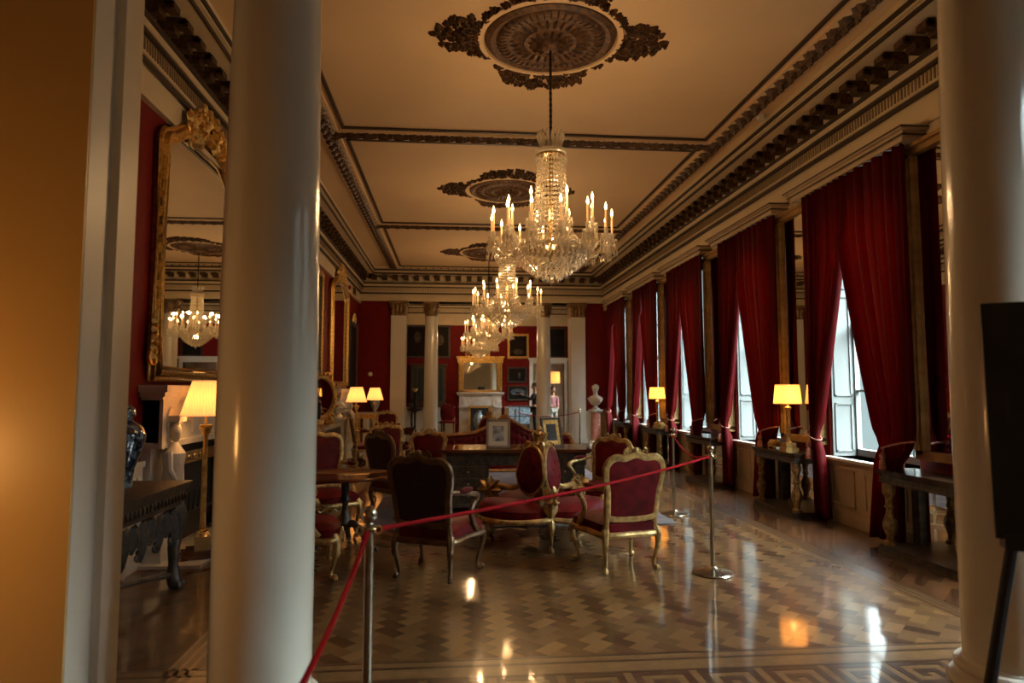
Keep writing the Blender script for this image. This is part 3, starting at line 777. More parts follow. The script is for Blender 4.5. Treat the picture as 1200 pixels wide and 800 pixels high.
# ================================================================ LEFT WALL
def tall_mirror(yc, hw, z0, z1, label):
    t = thing('overmantel_mirror', label, 'mirror', (XL, yc, 0))
    def outline(off, n=14):     # (y, z) closed, flat bottom, shouldered shallow arch on top
        w_ = hw + off; pts = [(-w_, z0 - off), (w_, z0 - off)]
        zt = z1 - .28 + off * .6
        pts.append((w_, zt - .15))
        for k in range(7):
            a = k / 6 * PI / 2; pts.append((w_ - .16 + .16 * math.cos(a), zt - .15 + .15 * math.sin(a)))
        for k in range(1, n):
            u = k / n; yy = (w_ - .22) * (1 - 2 * u); pts.append((yy, zt + .02 + .27 * math.sin(PI * u) ** .8))
        for k in range(7):
            a = PI / 2 + k / 6 * PI / 2; pts.append((-w_ + .16 + .16 * math.cos(a), zt - .15 + .15 * math.sin(a)))
        pts.append((-w_, zt - .15))
        return pts
    A = Matrix(((0, 0, 1, 0), (1, 0, 0, 0), (0, 1, 0, 0), (0, 0, 0, 1)))
    MB().prism(outline(.02), .04, .05, A).build('mirror_glass', 'mirror', t, smooth=False)
    mb = MB()
    for off, x, r in ((.0, .07, .028), (.055, .075, .042), (.11, .05, .03)):
        mb.tube([(x, p[0], p[1]) for p in outline(off)], r, 6, True)
    mb.build('frame', 'gold', t)
    mb = MB(); mb.prism(outline(.10), 0, .04, A); mb.build('back_board', 'gilt', t, smooth=False)
    mb = MB(); r = random.Random(5)
    B = A @ T(0, 0, .08)
    for k in range(46):
        u = r.uniform(-1, 1); yy = u * .52; top = z1 + .05 + .30 * (1 - abs(u)) ** .8
        zz = r.uniform(z1 - .02 - .10 * abs(u), top)
        mb.leaf((yy, zz, 0), r.uniform(.10, .17), .08, r.uniform(0, 2 * PI), .06, B)
        mb.ball((yy, zz, .02), (.032, .032, .035), 6, B)
    for s in (-1, 1):
        mb.scroll((s * .30, z1 + .10, .02), .14, .03, PI / 2, 1.4, -s, B); mb.scroll((s * .52, z1 - .02, .02), .10, .025, PI / 2, 1.3, s, B)
        mb.scroll((s * .14, z1 + .28, .02), .09, .026, PI / 2, 1.2, -s, B)
        for k in range(5):
            zz = z0 + .02 + k * .08; mb.leaf((s * (hw + .10), zz, -.02), .12, .07, PI / 2 + s * -.5, .05, B); mb.ball((s * (hw + .13), zz + .03, 0), .028, 6, B)
        mb.scroll((s * (hw + .14), z0 + .10, -.02), .08, .024, 0, 1.3, s, B)
        k = z0 + .5
        while k < z1 - .5: mb.leaf((s * (hw + .10), k, -.02), .12, .045, PI / 2 + .3 * s, .035, B); k += .17
    mb.build('carved_crest', 'gold', t)
    return t
tall_mirror(7.15, .94, 1.71, 4.12, 'huge gilt mirror with carved crest on the left wall behind the big column')
tall_mirror(15.75, .98, 1.71, 4.12, 'narrow looking gilt mirror with golden crest near the far left corner')

def mantel(yc, label, hw=1.12, fig=True, M0=None, loc=None, rz=0, h=1.55, dep=.24):
    """front faces local +X"""
    t = thing('fireplace', label, 'fireplace', loc or (XL, yc, 0), rz)
    mb = MB()
    mb.box(0, dep, -hw, hw, h - .06, h); mb.box(0, dep - .03, -hw + .03, hw - .03, h - .10, h - .06); mb.box(0, dep - .06, -hw + .06, hw - .06, h - .13, h - .10)
    mb.build('shelf', 'marble', t, smooth=False)
    mb = MB(); mb.box(0, dep - .10, -hw + .10, hw - .10, h - .50, h - .13); mb.box(0, dep - .06, -hw + .08, hw - .08, h - .55, h - .50)
    for s in (-1, 1):
        y0, y1 = sorted((s * (hw - .40), s * (hw - .10))); mb.box(0, dep - .07, y0, y1, h - .50, h - .13)
    mb.box(dep - .10, dep - .08, -.30, .30, h - .45, h - .18)
    for s in (-1, 1):
        mb.lathe([(.11, 0), (.10, .015), (.05, .02), (.045, .03), (.01, .03)], 20, T(dep - .07, s * (hw - .25), h - .32) @ RY(PI / 2) @ SC(1.2, .75, 1))
        for q in range(7): mb.ball((dep - .10, s * (.38 + q * .045), h - .32 + .04 * math.sin(q)), .026, 6)
    mb.build('frieze', 'marble', t)
    for s in (-1, 1):
        mb = MB(); y0, y1 = sorted((s * (hw - .42), s * (hw - .10))); mb.box(0, dep - .16, y0, y1, 0, h - .55)
        mb.box(0, dep - .04, y0 - .01, y1 + .01, 0, .22); mb.box(0, dep - .06, y0, y1, .22, .26)
        mb.build('jamb', 'marble', t, smooth=False)
        if fig:
            mb = MB(); yc_ = s * (hw - .26); x_ = dep - .04     # carved caryatid
            mb.M = T(0, 0, -.36 + .26) @ SC(1, 1, 1.38)
            mb.tube([(x_, yc_, .26), (x_ + .01, yc_, .38), (x_, yc_, .52), (x_ + .01, yc_, .66), (x_ + .01, yc_, .76), (x_ + .01, yc_, .80), (x_ + .01, yc_, .83)], [.07, .072, .08, .085, .10, .06, .035], 14)
            mb.ball((x_ + .02, yc_, .895), (.052, .048, .065), 12); mb.ball((x_, yc_, .92), (.058, .058, .05), 10)
            mb.ball((x_ + .06, yc_ - .035, .70), .035, 8); mb.ball((x_ + .06, yc_ + .035, .70), .035, 8)
            for e in (-1, 1): mb.tube([(x_ + .01, yc_ + e * .09, .765), (x_ + .03, yc_ + e * .12, .66), (x_ + .07, yc_ + e * .05, .57)], [.032, .027, .02], 8)
            mb.box(x_ - .05, x_ + .08, yc_ - .08, yc_ + .08, .96, 1.0)
            for q in range(9): mb.tube([(x_ + .075 * math.cos(q * .38 - 1.5), yc_ + .075 * math.sin(q * .38 - 1.5), .27), (x_ + .082 * math.cos(q * .38 - 1.5), yc_ + .082 * math.sin(q * .38 - 1.5), .56)], .012, 5)
            mb.build('carved_figure', 'marble', t)
    iw = hw - .42
    mb = MB(); mb.box(0, .02, -iw, iw, .05, h - .55); mb.box(0, dep - .18, -iw, -iw + .06, .05, h - .55); mb.box(0, dep - .18, iw - .06, iw, .05, h - .55); mb.box(0, dep - .2, -iw, iw, h - .62, h - .55)
    mb.build('firebox', 'black', t, smooth=False)
    mb = MB(); mb.box(dep - .19, dep - .16, -iw, iw, h - .76, h - .64); mb.box(dep - .16, dep - .15, -iw, iw, h - .76, h - .745); mb.box(dep - .16, dep - .15, -iw, iw, h - .655, h - .64)
    for s in (-1, 1):
        y0, y1 = sorted((s * (iw - .08), s * iw)); mb.box(dep - .19, dep - .165, y0, y1, .05, h - .64)
    for q in range(5): mb.lathe([(.035, 0), (.03, .012), (.01, .016)], 12, T(dep - .16, -.3 + q * .15, h - .70) @ RY(PI / 2))
    mb.build('metal_surround', 'brass', t)
    mb = MB(); mb.box(.08, dep - .1, -iw + .14, iw - .14, .30, .33)
    for q in range(9): mb.tube([(dep - .12, -iw + .18 + q * (2 * iw - .36) / 8, .30), (dep - .10, -iw + .18 + q * (2 * iw - .36) / 8, .52)], .010, 6)
    for s in (-1, 1): mb.tube([(dep - .12, s * (iw - .16), .03), (dep - .12, s * (iw - .16), .60)], .018, 8); mb.ball((dep - .12, s * (iw - .16), .62), .03)
    mb.build('grate', 'black', t)
    mb = MB(); mb.box(0, dep + .32, -hw, hw, .0, .025); mb.build('hearth', 'marble', t, smooth=False)
    return t
mantel(7.10, 'white marble fireplace with carved figures below the huge gilt mirror')
mantel(15.75, 'white marble fireplace at far left behind the pleated lamps')

# fender in front of the first fireplace
t = thing('fender', 'low dark iron fender on the hearth right of the brass floor lamp', 'fender', (XL + .50, 7.15, .026))
mb = MB(); mb.tube([(.12, -.8, .22), (.18, -.75, .22), (.18, .75, .22), (.12, .8, .22)], .014, 6); mb.tube([(.12, -.8, .02), (.18, -.75, .02), (.18, .75, .02), (.12, .8, .02)], .014, 6)
for q in range(16): mb.tube([(.18, -.75 + q * .1, .02), (.18, -.75 + q * .1, .22)], .006, 5)
mb.build('rail', 'black', t)
mb = MB()
for s in (-1, 1): mb.lathe([(.04, 0), (.045, .03), (.02, .06), (.022, .2), (.035, .24), (.02, .28), (.035, .32), (.001, .37)], 12, T(.18, s * .76, -.0))
mb.build('finial', 'bronze', t)

# ---- lamps
M['celadon'] = P('pale_blue_glaze', (.42, .52, .56), .15, c2=(.16, .26, .36), ns=14, coat=.6)
def pleated_shade(mb, r0, r1, z0, z1, n=96):
    vs = []; fs = []
    for k, (r, z) in enumerate(((r0, z0), (r1, z1))):
        for q in range(n):
            rr = r * (1 + (.018 if q % 2 else -.018)); a = 2 * PI * q / n
            vs.append((rr * math.cos(a), rr * math.sin(a), z))
    for q in range(n): fs.append((q, (q + 1) % n, n + (q + 1) % n, n + q))
    mb.add(vs, fs); mb.tube([(r0 * math.cos(2 * PI * q / 32), r0 * math.sin(2 * PI * q / 32), z0) for q in range(32)], .006, 5, True)
    mb.tube([(r1 * math.cos(2 * PI * q / 32), r1 * math.sin(2 * PI * q / 32), z1) for q in range(32)], .006, 5, True)
def floor_lamp(x, y, label, zs=1.28, group=None, en=None):
    t = thing('floor_lamp', label, 'lamp', (x, y, 0), .4, group)
    mb = MB()
    mb.box(-.17, .17, -.17, .17, .035, .06); mb.box(-.13, .13, -.13, .13, .06, .09)
    for sx in (-1, 1):
        for sy in (-1, 1): mb.ball((sx * .15, sy * .15, .02), (.035, .035, .02), 8)
    mb.build('base', 'wood', t)
    mb = MB(); mb.box(-.065, .065, -.065, .065, .09, .20); mb.lathe([(.07, .20), (.06, .22), (.045, .235), (.05, .25), (.03, .265)], 16); mb.build('pedestal', 'brass', t)
    mb = MB(); mb.lathe([(.028, .26), (.028, .30), (.024, .32), (.020, 1.10), (.024, 1.11), (.028, 1.13), (.05, 1.16), (.055, 1.18), (.02, 1.185), (.012, 1.19), (.012, zs + .12)], 20, None, 10, .05); mb.box(-.05, .05, -.05, .05, 1.175, 1.195)
    for q in range(8): mb.leaf((0, 0, 0), .07, .035, 0, .015, RZ(q * PI / 4) @ T(.026, 0, 1.10) @ RY(-PI / 2 + .35))
    mb.build('pole', 'gilt', t)
    mb = MB(); pleated_shade(mb, .215, .125, zs, zs + .31); mb.build('lamp_shade', 'shade', t)
    light('lamp_bulb', 'POINT', (x, y, zs + .10), en or LP['lamp'], (1, .50, .15), .05)
    return t
floor_lamp(-2.24, 6.35, 'tall brass floor lamp with cream pleated shade before the near fireplace', group='brass floor lamps with pleated shades')
floor_lamp(-2.02, 14.4, 'brass floor lamp with glowing pleated shade, left of two far lamps', 1.27, 'brass floor lamps with pleated shades')

def table_lamp(x, y, z, label, mat='shade2', r=.165, sh=.23, hb=.58, energy=None):
    t = thing('table_lamp', label, 'lamp', (x, y, z))
    mb = MB(); mb.box(-.085, .085, -.085, .085, 0, .03); mb.box(-.065, .065, -.065, .065, .03, .09); mb.build('base', 'gilt', t)
    mb = MB(); mb.lathe([(.045, .09), (.03, .11), (.022, .13), (.020, hb - .10), (.026, hb - .09), (.045, hb - .05), (.018, hb - .04), (.009, hb - .03), (.009, hb + .08)], 16, None, 8, .05); mb.build('column_stem', 'gilt', t)
    mb = MB(); pleated_shade(mb, r, r * .86, hb, hb + sh, 64); mb.build('lamp_shade', mat, t)
    light('lamp_bulb', 'POINT', (x, y, z + hb + .08), energy or LP['tlamp'], (1, .50, .12), .04)
    return t
table_lamp(XR - .27, 8.06, .765, 'yellow shaded gilt table lamp on the console between the nearest two windows')
table_lamp(XR - .27, 13.42, .765, 'small glowing yellow table lamp on the console beyond the third window')
for (x, y, lb) in ((XR - .30, 8.38, 'small gilt casket on the console beside the yellow lamp'), (XR - .28, 13.10, 'small gilt casket on the farther console by the small yellow lamp')):
    t = thing('casket', lb, 'casket', (x, y, .765)); t.scale = (.75, .75, .75)
    mb = MB(); mb.box(-.07, .07, -.10, .10, .02, .08)
    for sx in (-1, 1):
        for sy in (-1, 1): mb.ball((sx * .06, sy * .09, .012), .014, 6)
    mb.build('body', 'gilt', t)
    mb = MB(); mb.box(-.075, .075, -.105, .105, .08, .09); mb.tube([(0, -.1, .09), (0, .1, .09)], [.055, .055], 10); mb.build('lid', 'gilt', t)

# ---- ginger jar on a carved dark table
t = thing('carved_table', 'dark heavily carved side table under the blue and white jar', 'table', (-2.36, 4.86, 0))
mb = MB(); mb.box(-.30, .33, -.70, .66, .775, .80); mb.box(-.29, .315, -.685, .645, .75, .775); mb.build('top', 'ebony', t, smooth=False)
mb = MB(); mb.box(-.27, .29, -.66, .62, .63, .75)
for q in range(22): mb.ball((.295, -.63 + q * .059, .69), (.012, .02, .03), 6)
for q in range(10): mb.ball((-.24 + q * .055, .625, .69), (.02, .012, .03), 6)
A = T(.29, 0, 0) @ RZ(PI / 2) @ RX(PI / 2)
r = random.Random(2)
for q in range(9):
    yy = -.52 + q * .13; drop = .20 if q % 2 else .12
    for s in (-1, 1):
        mb.scroll((yy + s * .05, .60 - drop * .4, .0), .055, .020, PI / 2, 1.3, -s, A)
        mb.scroll((yy + s * .03, .60 - drop, .0), .035, .015, PI / 2, 1.2, s, A)
    mb.leaf((yy, .62, 0), drop + .06, .07, -PI / 2, .05, A)
for q in range(3):
    for s in (-1, 1):
        mb.scroll((.0 + q * .2 - .2, .54, .61 + .0), .06, .02, PI / 2, 1.3, s, RX(PI / 2) @ SC(1, 1, -1))
mb.build('carved_apron', 'ebony', t)
for sx in (-.22, .24):
    for sy in (-.58, .56):
        mb = MB()
        mb.tube([(sx, sy, .64), (sx + .03 * (sx > 0), sy, .54), (sx + .01, sy, .42), (sx, sy, .30), (sx, sy, .18), (sx + .0, sy, .10), (sx + .02, sy, .04), (sx + .03, sy, 0)], [.055, .07, .05, .045, .035, .05, .055, .045], 10)
        for q in range(5): mb.leaf((0, 0, 0), .16, .06, 0, .03, T(sx, sy, .40) @ RZ(q * 1.25) @ T(.045, 0, 0) @ RY(-PI / 2))
        for q in range(3): mb.ball((sx + .05, sy + (q - 1) * .035, .03), (.03, .02, .03), 6)
        mb.build('leg', 'ebony', t)
mb = MB(); mb.tube([(.24, -.58, .10), (.16, -.3, .14), (.10, 0, .17), (.16, .28, .14), (.24, .56, .10)], .022, 8); mb.tube([(-.22, -.58, .10), (-.1, -.3, .14), (-.06, 0, .17), (-.1, .28, .14), (-.22, .56, .10)], .022, 8)
mb.tube([(-.06, 0, .17), (.1, 0, .17)], .025, 8); mb.lathe([(.03, .17), (.05, .2), (.03, .24), (.045, .28), (.001, .33)], 12, T(.02, 0, 0)); mb.build('stretcher', 'ebony', t)
t = thing('ginger_jar', 'large blue and white lidded jar on the dark carved table', 'jar', (-2.42, 5.16, .80)); t.scale = (.87, .87, .86)
mb = MB(); mb.lathe([(.10, 0), (.105, .02), (.10, .06), (.115, .16), (.155, .28), (.185, .38), (.19, .43), (.165, .50), (.11, .545), (.085, .56), (.085, .60)], 36); mb.build('body', 'porcelain', t)
mb = MB(); mb.lathe([(.10, .595), (.105, .61), (.10, .66), (.07, .69), (.02, .70), (.015, .72), (.03, .74), (.001, .77)], 28); mb.build('lid', 'porcelain', t)

M['dullsky'] = P('dull_painted_sky', (.13, .16, .18), .6, c2=(.05, .06, .07), ns=6, spec=.1)
# ---- paintings
def painting(name, label, A, w_, h_, fm='gilt', fw=.10, ctr=None, cat='painting'):
    """A maps local XY picture plane (Z towards the viewer)"""
    t = thing(name, label, cat); t.matrix_world = A
    mb = MB(); mb.box(-w_ / 2, w_ / 2, -h_ / 2, h_ / 2, .01, .025); c = mb.build('canvas', 'canvas', t, smooth=False)
    mb = MB()
    for (a, b_, e, f) in ((-w_ / 2 - fw, w_ / 2 + fw, h_ / 2, h_ / 2 + fw), (-w_ / 2 - fw, w_ / 2 + fw, -h_ / 2 - fw, -h_ / 2), (-w_ / 2 - fw, -w_ / 2, -h_ / 2, h_ / 2), (w_ / 2, w_ / 2 + fw, -h_ / 2, h_ / 2)):
        mb.box(a, b_, e, f, 0, .05)
    q = [(-w_ / 2 - fw * .7, -h_ / 2 - fw * .7, .05), (w_ / 2 + fw * .7, -h_ / 2 - fw * .7, .05), (w_ / 2 + fw * .7, h_ / 2 + fw * .7, .05), (-w_ / 2 - fw * .7, h_ / 2 + fw * .7, .05)]
    mb.tube(q, .02, 6, True)
    mb.build('frame', fm, t, smooth=False)
    if ctr:
        for k, (px, py, rx, ry) in enumerate(ctr[1]):
            mb = MB(); n = 18; mb.prism([(px + rx * math.cos(2 * PI * i / n) * (1 + .15 * math.sin(3 * i)), py + ry * math.sin(2 * PI * i / n)) for i in range(n)], .025, .027)
            mb.build('painted_figure', ctr[0], c, smooth=False)
    return t
AL = lambda y, z: T(XL, y, z) @ RZ(PI / 2) @ RX(PI / 2)
AF = lambda x, z: T(x, YF, z) @ RX(PI / 2)
painting('painting', 'large dark portrait in gilt frame on left wall just past the big column', AL(12.9, 2.75), 1.5, 2.1, 'gilt', .12, ('canvas_fig', [(.1, .3, .14, .2), (0, -.4, .3, .5)]))
painting('painting', 'dark tall painting in black frame at the far left corner', AL(18.0, 2.35), 1.15, 1.75, 'ebony', .12)
t = thing('gilt_cresting', 'small gilt carved shell above the dark painting in the far left corner', 'ornament', (XL + .06, 18.0, 3.36))
mb = MB(); A = RZ(PI / 2) @ RX(PI / 2)
for q in range(9): mb.leaf((0, 0, 0), .22, .08, PI * q / 8, .04, A)
for s in (-1, 1): mb.scroll((s * .2, .02, 0), .1, .025, PI / 2, 1.3, -s, A)
mb.build('shell', 'gold', t)
painting('painting', 'wide dark painting high on the far wall behind the left columns', AF(-.90, 3.27), 1.5, 1.05, 'ebony', .07, ('canvas_fig', [(-.35, .15, .12, .2), (.45, .05, .14, .2)]))
painting('painting', 'gilt framed dark painting, topmost right of the far gilt mirror', AF(2.37, 3.12), .62, .74, 'gilt', .08, ('canvas_fig', [(.0, -.2, .18, .1)]))
painting('painting', 'small dark painting with pale figure, middle one right of far mirror', AF(2.33, 2.08), .58, .44, 'ebony', .06, ('dullsky', [(.08, -.02, .04, .12)]))
p_ = painting('painting', 'small pale blue seascape, lowest picture right of the far mirror', AF(2.35, 1.42), .62, .42, 'ebony', .06, ('dullsky', [(0, .05, .27, .12)]))
painting('painting', 'dark painting on far wall seen between the right column and pilaster', AF(3.76, 3.25), .62, 1.0, 'dkgilt', .06)
# tall dark cabinet picture below the wide painting
t = thing('cabinet', 'tall black cabinet with blue green glass doors behind the far left columns', 'cabinet', (-.85, YF - .02, 0))
mb = MB(); mb.box(-.62, .62, -.30, 0, 1.05, 2.40); mb.box(-.66, .66, -.34, 0, 2.40, 2.46); mb.box(-.66, .66, -.34, 0, .98, 1.05); mb.build('body', 'ebony', t, smooth=False)
M['tealglass'] = P('dark_teal_glass', (.012, .03, .035), .1, coat=.8)
for s in (-1, 1):
    x0, x1 = sorted((s * .04, s * .56)); d = MB().box(x0, x1, -.315, -.30, 1.10, 2.35).build('door', 'ebony', t, smooth=False)
    for q in range(3): MB().box(x0 + .05 + q * .15, x0 + .17 + q * .15, -.322, -.315, 1.15, 2.30).build('glass_panel', 'tealglass', d, smooth=False)
for sx in (-1, 1):
    mb = MB(); mb.box(sx * .56 - .04, sx * .56 + .04, -.30, -.22, 0, .98); mb.build('leg', 'ebony', t, smooth=False)

# ---- far fireplace and mirror
mantel(0, 'pale marble fireplace in the middle of the far wall', 0.85, False, loc=(1.0, YF, 0), rz=-PI / 2, h=1.46, dep=.3)
t = thing('overmantel_mirror', 'square gilt mirror standing on the far marble fireplace', 'mirror', (1.0, YF - .02, 1.46))
mb = MB(); mb.box(-.62, .62, -.04, -.03, .08, 1.05); mb.build('mirror_glass', 'mirror', t, smooth=False)
mb = MB()
for s in (-1, 1):
    x0, x1 = sorted((s * .60, s * .78)); mb.box(x0, x1, -.10, 0, 0, 1.12)
    for e in (.045, .135): mb.lathe([(.03, .06), (.024, .10), (.022, .95), (.034, 1.0)], 10, T(s * (.60 + e), -.12, 0))
mb.box(-.78, .78, -.10, 0, 0, .08); mb.box(-.82, .82, -.13, 0, 1.05, 1.22); mb.box(-.86, .86, -.17, 0, 1.22, 1.28)
for q in range(17): mb.ball((-.72 + q * .09, -.14, 1.135), .028, 6)
mb.build('frame', 'gilt', t)
mb = MB()
for q in range(11): mb.leaf((0, 0, 0), .22, .09, PI * q / 10, .05, T(-.1, -.10, 1.28) @ RX(PI / 2))
for s in (-1, 1): mb.scroll((s * .34 - .1, .07, 0), .10, .03, PI / 2, 1.3, -s, T(0, -.10, 1.28) @ RX(PI / 2))
mb.build('carved_crest', 'gilt', t)
t = thing('fire_screen', 'brass framed screen standing in the far fireplace opening', 'fire screen', (1.0, YF - .44, .026))
mb = MB()
for q in ((-.44, -.36, 0, .95), (.36, .44, 0, .95), (-.44, .44, .88, .95), (-.44, .44, 0, .06)): mb.box(q[0], q[1], -.02, .02, q[2], q[3])
mb.build('frame', 'gilt', t, smooth=False)
MB().box(-.36, .36, -.005, .005, .06, .88).build('screen_panel', 'black', t, smooth=False)
t = thing('floor_vase', 'pale blue and white vase standing before the far fireplace', 'vase', (.92, YF - .75, 0))
mb = MB(); mb.lathe([(.10, 0), (.11, .03), (.09, .08), (.17, .30), (.20, .50), (.14, .68), (.09, .76), (.13, .84)], 24); mb.build('body', 'celadon', t)
mb = MB(); mb.box(-.13, .13, -.13, .13, -.0, .02); mb.build('foot', 'ebony', t)
# ================================================================ SEATING
def smooth_closed(pts, n=4):
    out = []; L = len(pts)
    for i in range(L):
        p0, p1, p2, p3 = (Vector(pts[(i + k) % L]) for k in (-1, 0, 1, 2))
        for k in range(n):
            t = k / n
            out.append(tuple(.5 * ((2 * p1) + (p2 - p0) * t + (2 * p0 - 5 * p1 + 4 * p2 - p3) * t * t + (3 * p1 - p0 - 3 * p2 + p3) * t ** 3)))
    return out
def cab_leg(mb, x, y, dx, dy, h, k=1.):
    """cabriole leg from the rail down; (dx,dy) points outwards"""
    pts = [(x, y, h + .03), (x + .03 * dx, y + .03 * dy, h - .03), (x + .035 * dx, y + .035 * dy, h * .72), (x + .005 * dx, y + .005 * dy, h * .42), (x - .02 * dx, y - .02 * dy, h * .18), (x - .01 * dx, y - .01 * dy, h * .07), (x + .022 * dx, y + .022 * dy, .022), (x + .03 * dx, y + .03 * dy, 0)]
    sm = []
    for i in range(len(pts) - 1):
        p0, p1, p2, p3 = (Vector(pts[max(0, min(len(pts) - 1, i + q))]) for q in (-1, 0, 1, 2))
        for q in range(3):
            t = q / 3; sm.append(.5 * ((2 * p1) + (p2 - p0) * t + (2 * p0 - 5 * p1 + 4 * p2 - p3) * t * t + (3 * p1 - p0 - 3 * p2 + p3) * t ** 3))
    sm.append(Vector(pts[-1]))
    rs = [.034, .036, .036, .033, .030, .028, .025, .022, .020, .0185, .017, .0165, .016, .016, .017, .019, .021, .022, .022, .022, .020, .018]
    rs = [q * k for q in rs][:len(sm)]
    mb.tube([tuple(p) for p in sm], rs + [.018] * (len(sm) - len(rs)), 8)
    mb.leaf((0, 0, 0), .12, .05, 0, .02, T(x + .055 * dx, y + .055 * dy, h * .55) @ RZ(math.atan2(dy, dx)) @ RY(-PI / 2))
def fauteuil(label, loc, face, arms=True, group='crimson gilt armchairs', backmat='velvet', frame='chairgilt', hb=1.0, W=1.0, tall=False):
    """front is local -Y; `face` is the heading (x, y) of the front"""
    rz = math.atan2(face[1], face[0]) + PI / 2
    t = thing('armchair', label, 'armchair', (loc[0], loc[1], 0), rz, group)
    sz = .32
    so = smooth_closed([(-.24 * W, .24), (-.27 * W, 0), (-.31 * W, -.24), (-.20 * W, -.30), (0, -.325), (.20 * W, -.30), (.31 * W, -.24), (.27 * W, 0), (.24 * W, .24), (0, .26)], 4)
    mb = MB(); mb.pad(so, sz + .01, sz + .075, .06); mb.build('seat', 'velvet', t)
    mb = MB(); mb.tube([(p[0] * 1.015, p[1] * 1.015, sz - .012) for p in so], .027, 8, True, flat=1.)
    mb.prism([(p[0] * .97, p[1] * .97) for p in so], sz - .03, sz + .012)
    A = T(0, -.345, sz - .03) @ RX(PI / 2)
    for q in range(5): mb.leaf((0, .015, 0), .07, .035, -PI / 2 + (q - 2) * .5, .02, A)
    for s in (-1, 1): mb.scroll((s * .09, .0, 0), .045, .012, PI / 2, 1.2, s, A)
    mb.build('seat_frame', frame, t)
    for sx in (-1, 1):
        mb = MB(); cab_leg(mb, sx * .275 * W, -.255, sx * .7, -.7, sz); mb.build('leg', frame, t)
        mb = MB(); cab_leg(mb, sx * .235 * W, .235, sx * .35, .75, sz); mb.build('leg', frame, t)
    # back: outline in (x, z), raked
    zt = hb
    ol = [(-.20 * W, .45), (0, .435), (.20 * W, .45), (.225 * W, .52), (.235 * W, .66), (.262 * W, .80), (.255 * W, zt - .10), (.19 * W, zt - .045), (.10 * W, zt - .05), (0, zt - .02), (-.10 * W, zt - .05), (-.19 * W, zt - .045), (-.255 * W, zt - .10), (-.262 * W, .80), (-.235 * W, .66), (-.225 * W, .52)]
    ol = smooth_closed(ol, 3)
    B = T(0, .245, .45) @ RX(-.17) @ T(0, 0, -.45)
    C_ = B @ Matrix(((1, 0, 0, 0), (0, 0, -1, 0), (0, 1, 0, 0), (0, 0, 0, 1)))       # XY plane -> XZ plane, +Z local -> -Y (front)
    zc = sum(p[1] for p in ol) / len(ol)
    inn = [(p[0] * .94, zc + (p[1] - zc) * .94) for p in ol]
    mb = MB(); mb.pad(inn, 0, .012, .045, 0, C_); bk = mb.build('backrest', 'velvet', t)
    mb = MB(); mb.pad(inn, -.018, -.006, .006, .012, C_); mb.build('back_cover', backmat, bk)
    mb = MB(); mb.tube([(p[0], 0, p[1]) for p in ol], .034, 8, True, B, flat=.8)
    mb.tube([(p[0] * .97, -.022, zc + (p[1] - zc) * .97) for p in ol], .010, 5, True, B)
    for s in (-1, 1): mb.tube([(s * .235 * W, .235, sz - .03), (s * .225 * W, .235, .40), (s * .215 * W, .245, .48)], [.03, .026, .026], 8)
    for q in range(7): mb.leaf((0, zt - .03, 0), .075, .04, PI / 2 + (q - 3) * .42, .03, C_)
    mb.ball((0, 0, zt + .015), (.03, .022, .03), 8, B)
    for s in (-1, 1):
        mb.scroll((s * .075, zt - .005, 0), .04, .013, PI / 2, 1.2, -s, C_); mb.leaf((s * .2 * W, zt - .035, 0), .10, .045, PI if s > 0 else 0, .03, C_)
        for q in range(3): mb.leaf((s * .25 * W, .86 - q * .05, .02), .06, .03, PI / 2 * (1 + .2 * s), .015, C_)
    mb.build('back_frame', frame, t)
    if arms:
        for s in (-1, 1):
            pts = smooth_open([(s * .25 * W, .285, .70), (s * .285 * W, .16, .685), (s * .315 * W, 0, .66), (s * .325 * W, -.08, .645), (s * .31 * W, -.125, .61), (s * .29 * W, -.09, .56), (s * .285 * W, -.05, .50), (s * .295 * W, -.08, .42), (s * .30 * W, -.14, .345)])
            mb = MB(); mb.tube(pts, [.020] * 4 + [.022] * (len(pts) - 8) + [.026] * 4, 8)
            mb.scroll((-.105, .615, 0), .035, .016, 0, 1.2, 1, T(s * .318 * W, 0, 0) @ RZ(PI / 2) @ RX(PI / 2))
            a = mb.build('armrest', frame, t)
            mb = MB(); mb.ball((s * .302 * W, .08, .70), (.034, .115, .026), 12); mb.build('arm_pad', 'velvet', a)
    return t
def smooth_open(pts, n=3):
    out = []
    for i in range(len(pts) - 1):
        p0, p1, p2, p3 = (Vector(pts[max(0, min(len(pts) - 1, i + q))]) for q in (-1, 0, 1, 2))
        for q in range(n):
            t = q / n; out.append(tuple(.5 * ((2 * p1) + (p2 - p0) * t + (2 * p0 - 5 * p1 + 4 * p2 - p3) * t * t + (3 * p1 - p0 - 3 * p2 + p3) * t ** 3)))
    return out + [pts[-1]]
G = None
chA = fauteuil('dark backed gilt armchair seen from behind, beside the left rope post', (-.12, 5.68), (.42, .9), backmat='velvet_dk', frame='woodgilt', hb=1.0)
fauteuil('gilt armchair with bright red back seen from behind, beside the right rope post', (1.44, 5.80), (-.24, .97), hb=1.0)
fauteuil('crimson armchair facing left behind the conversation seat, by the far right post', (1.67, 7.66), (-.72, -.62), hb=.95)
fauteuil('pink crimson gilt chair facing forward just behind the dark backed armchair', (-.36, 9.36), (-.08, -1), hb=.92, W=.92)
fauteuil('large crimson armchair with gilt crest behind the round tilt-top table', (-1.40, 7.42), (.42, -.9), hb=1.05, W=1.15)
fauteuil('crimson armchair half hidden by big column, in front of round table', (-1.25, 5.76), (.97, .22), W=1.0)
fauteuil('dark brown backed chair seen from behind left, behind the round table', (-.62, 8.3), (.75, .66), arms=False, backmat='velvet_dk', frame='woodgilt')
fauteuil('pink crimson armchair behind the dark brown backed chair', (-.93, 10.2), (.25, -.97), hb=.98, W=.9)
fauteuil('small crimson chair with gilt crest before the far left pilaster', (-1.55, 16.4), (.15, -1), hb=1.0, W=.9)
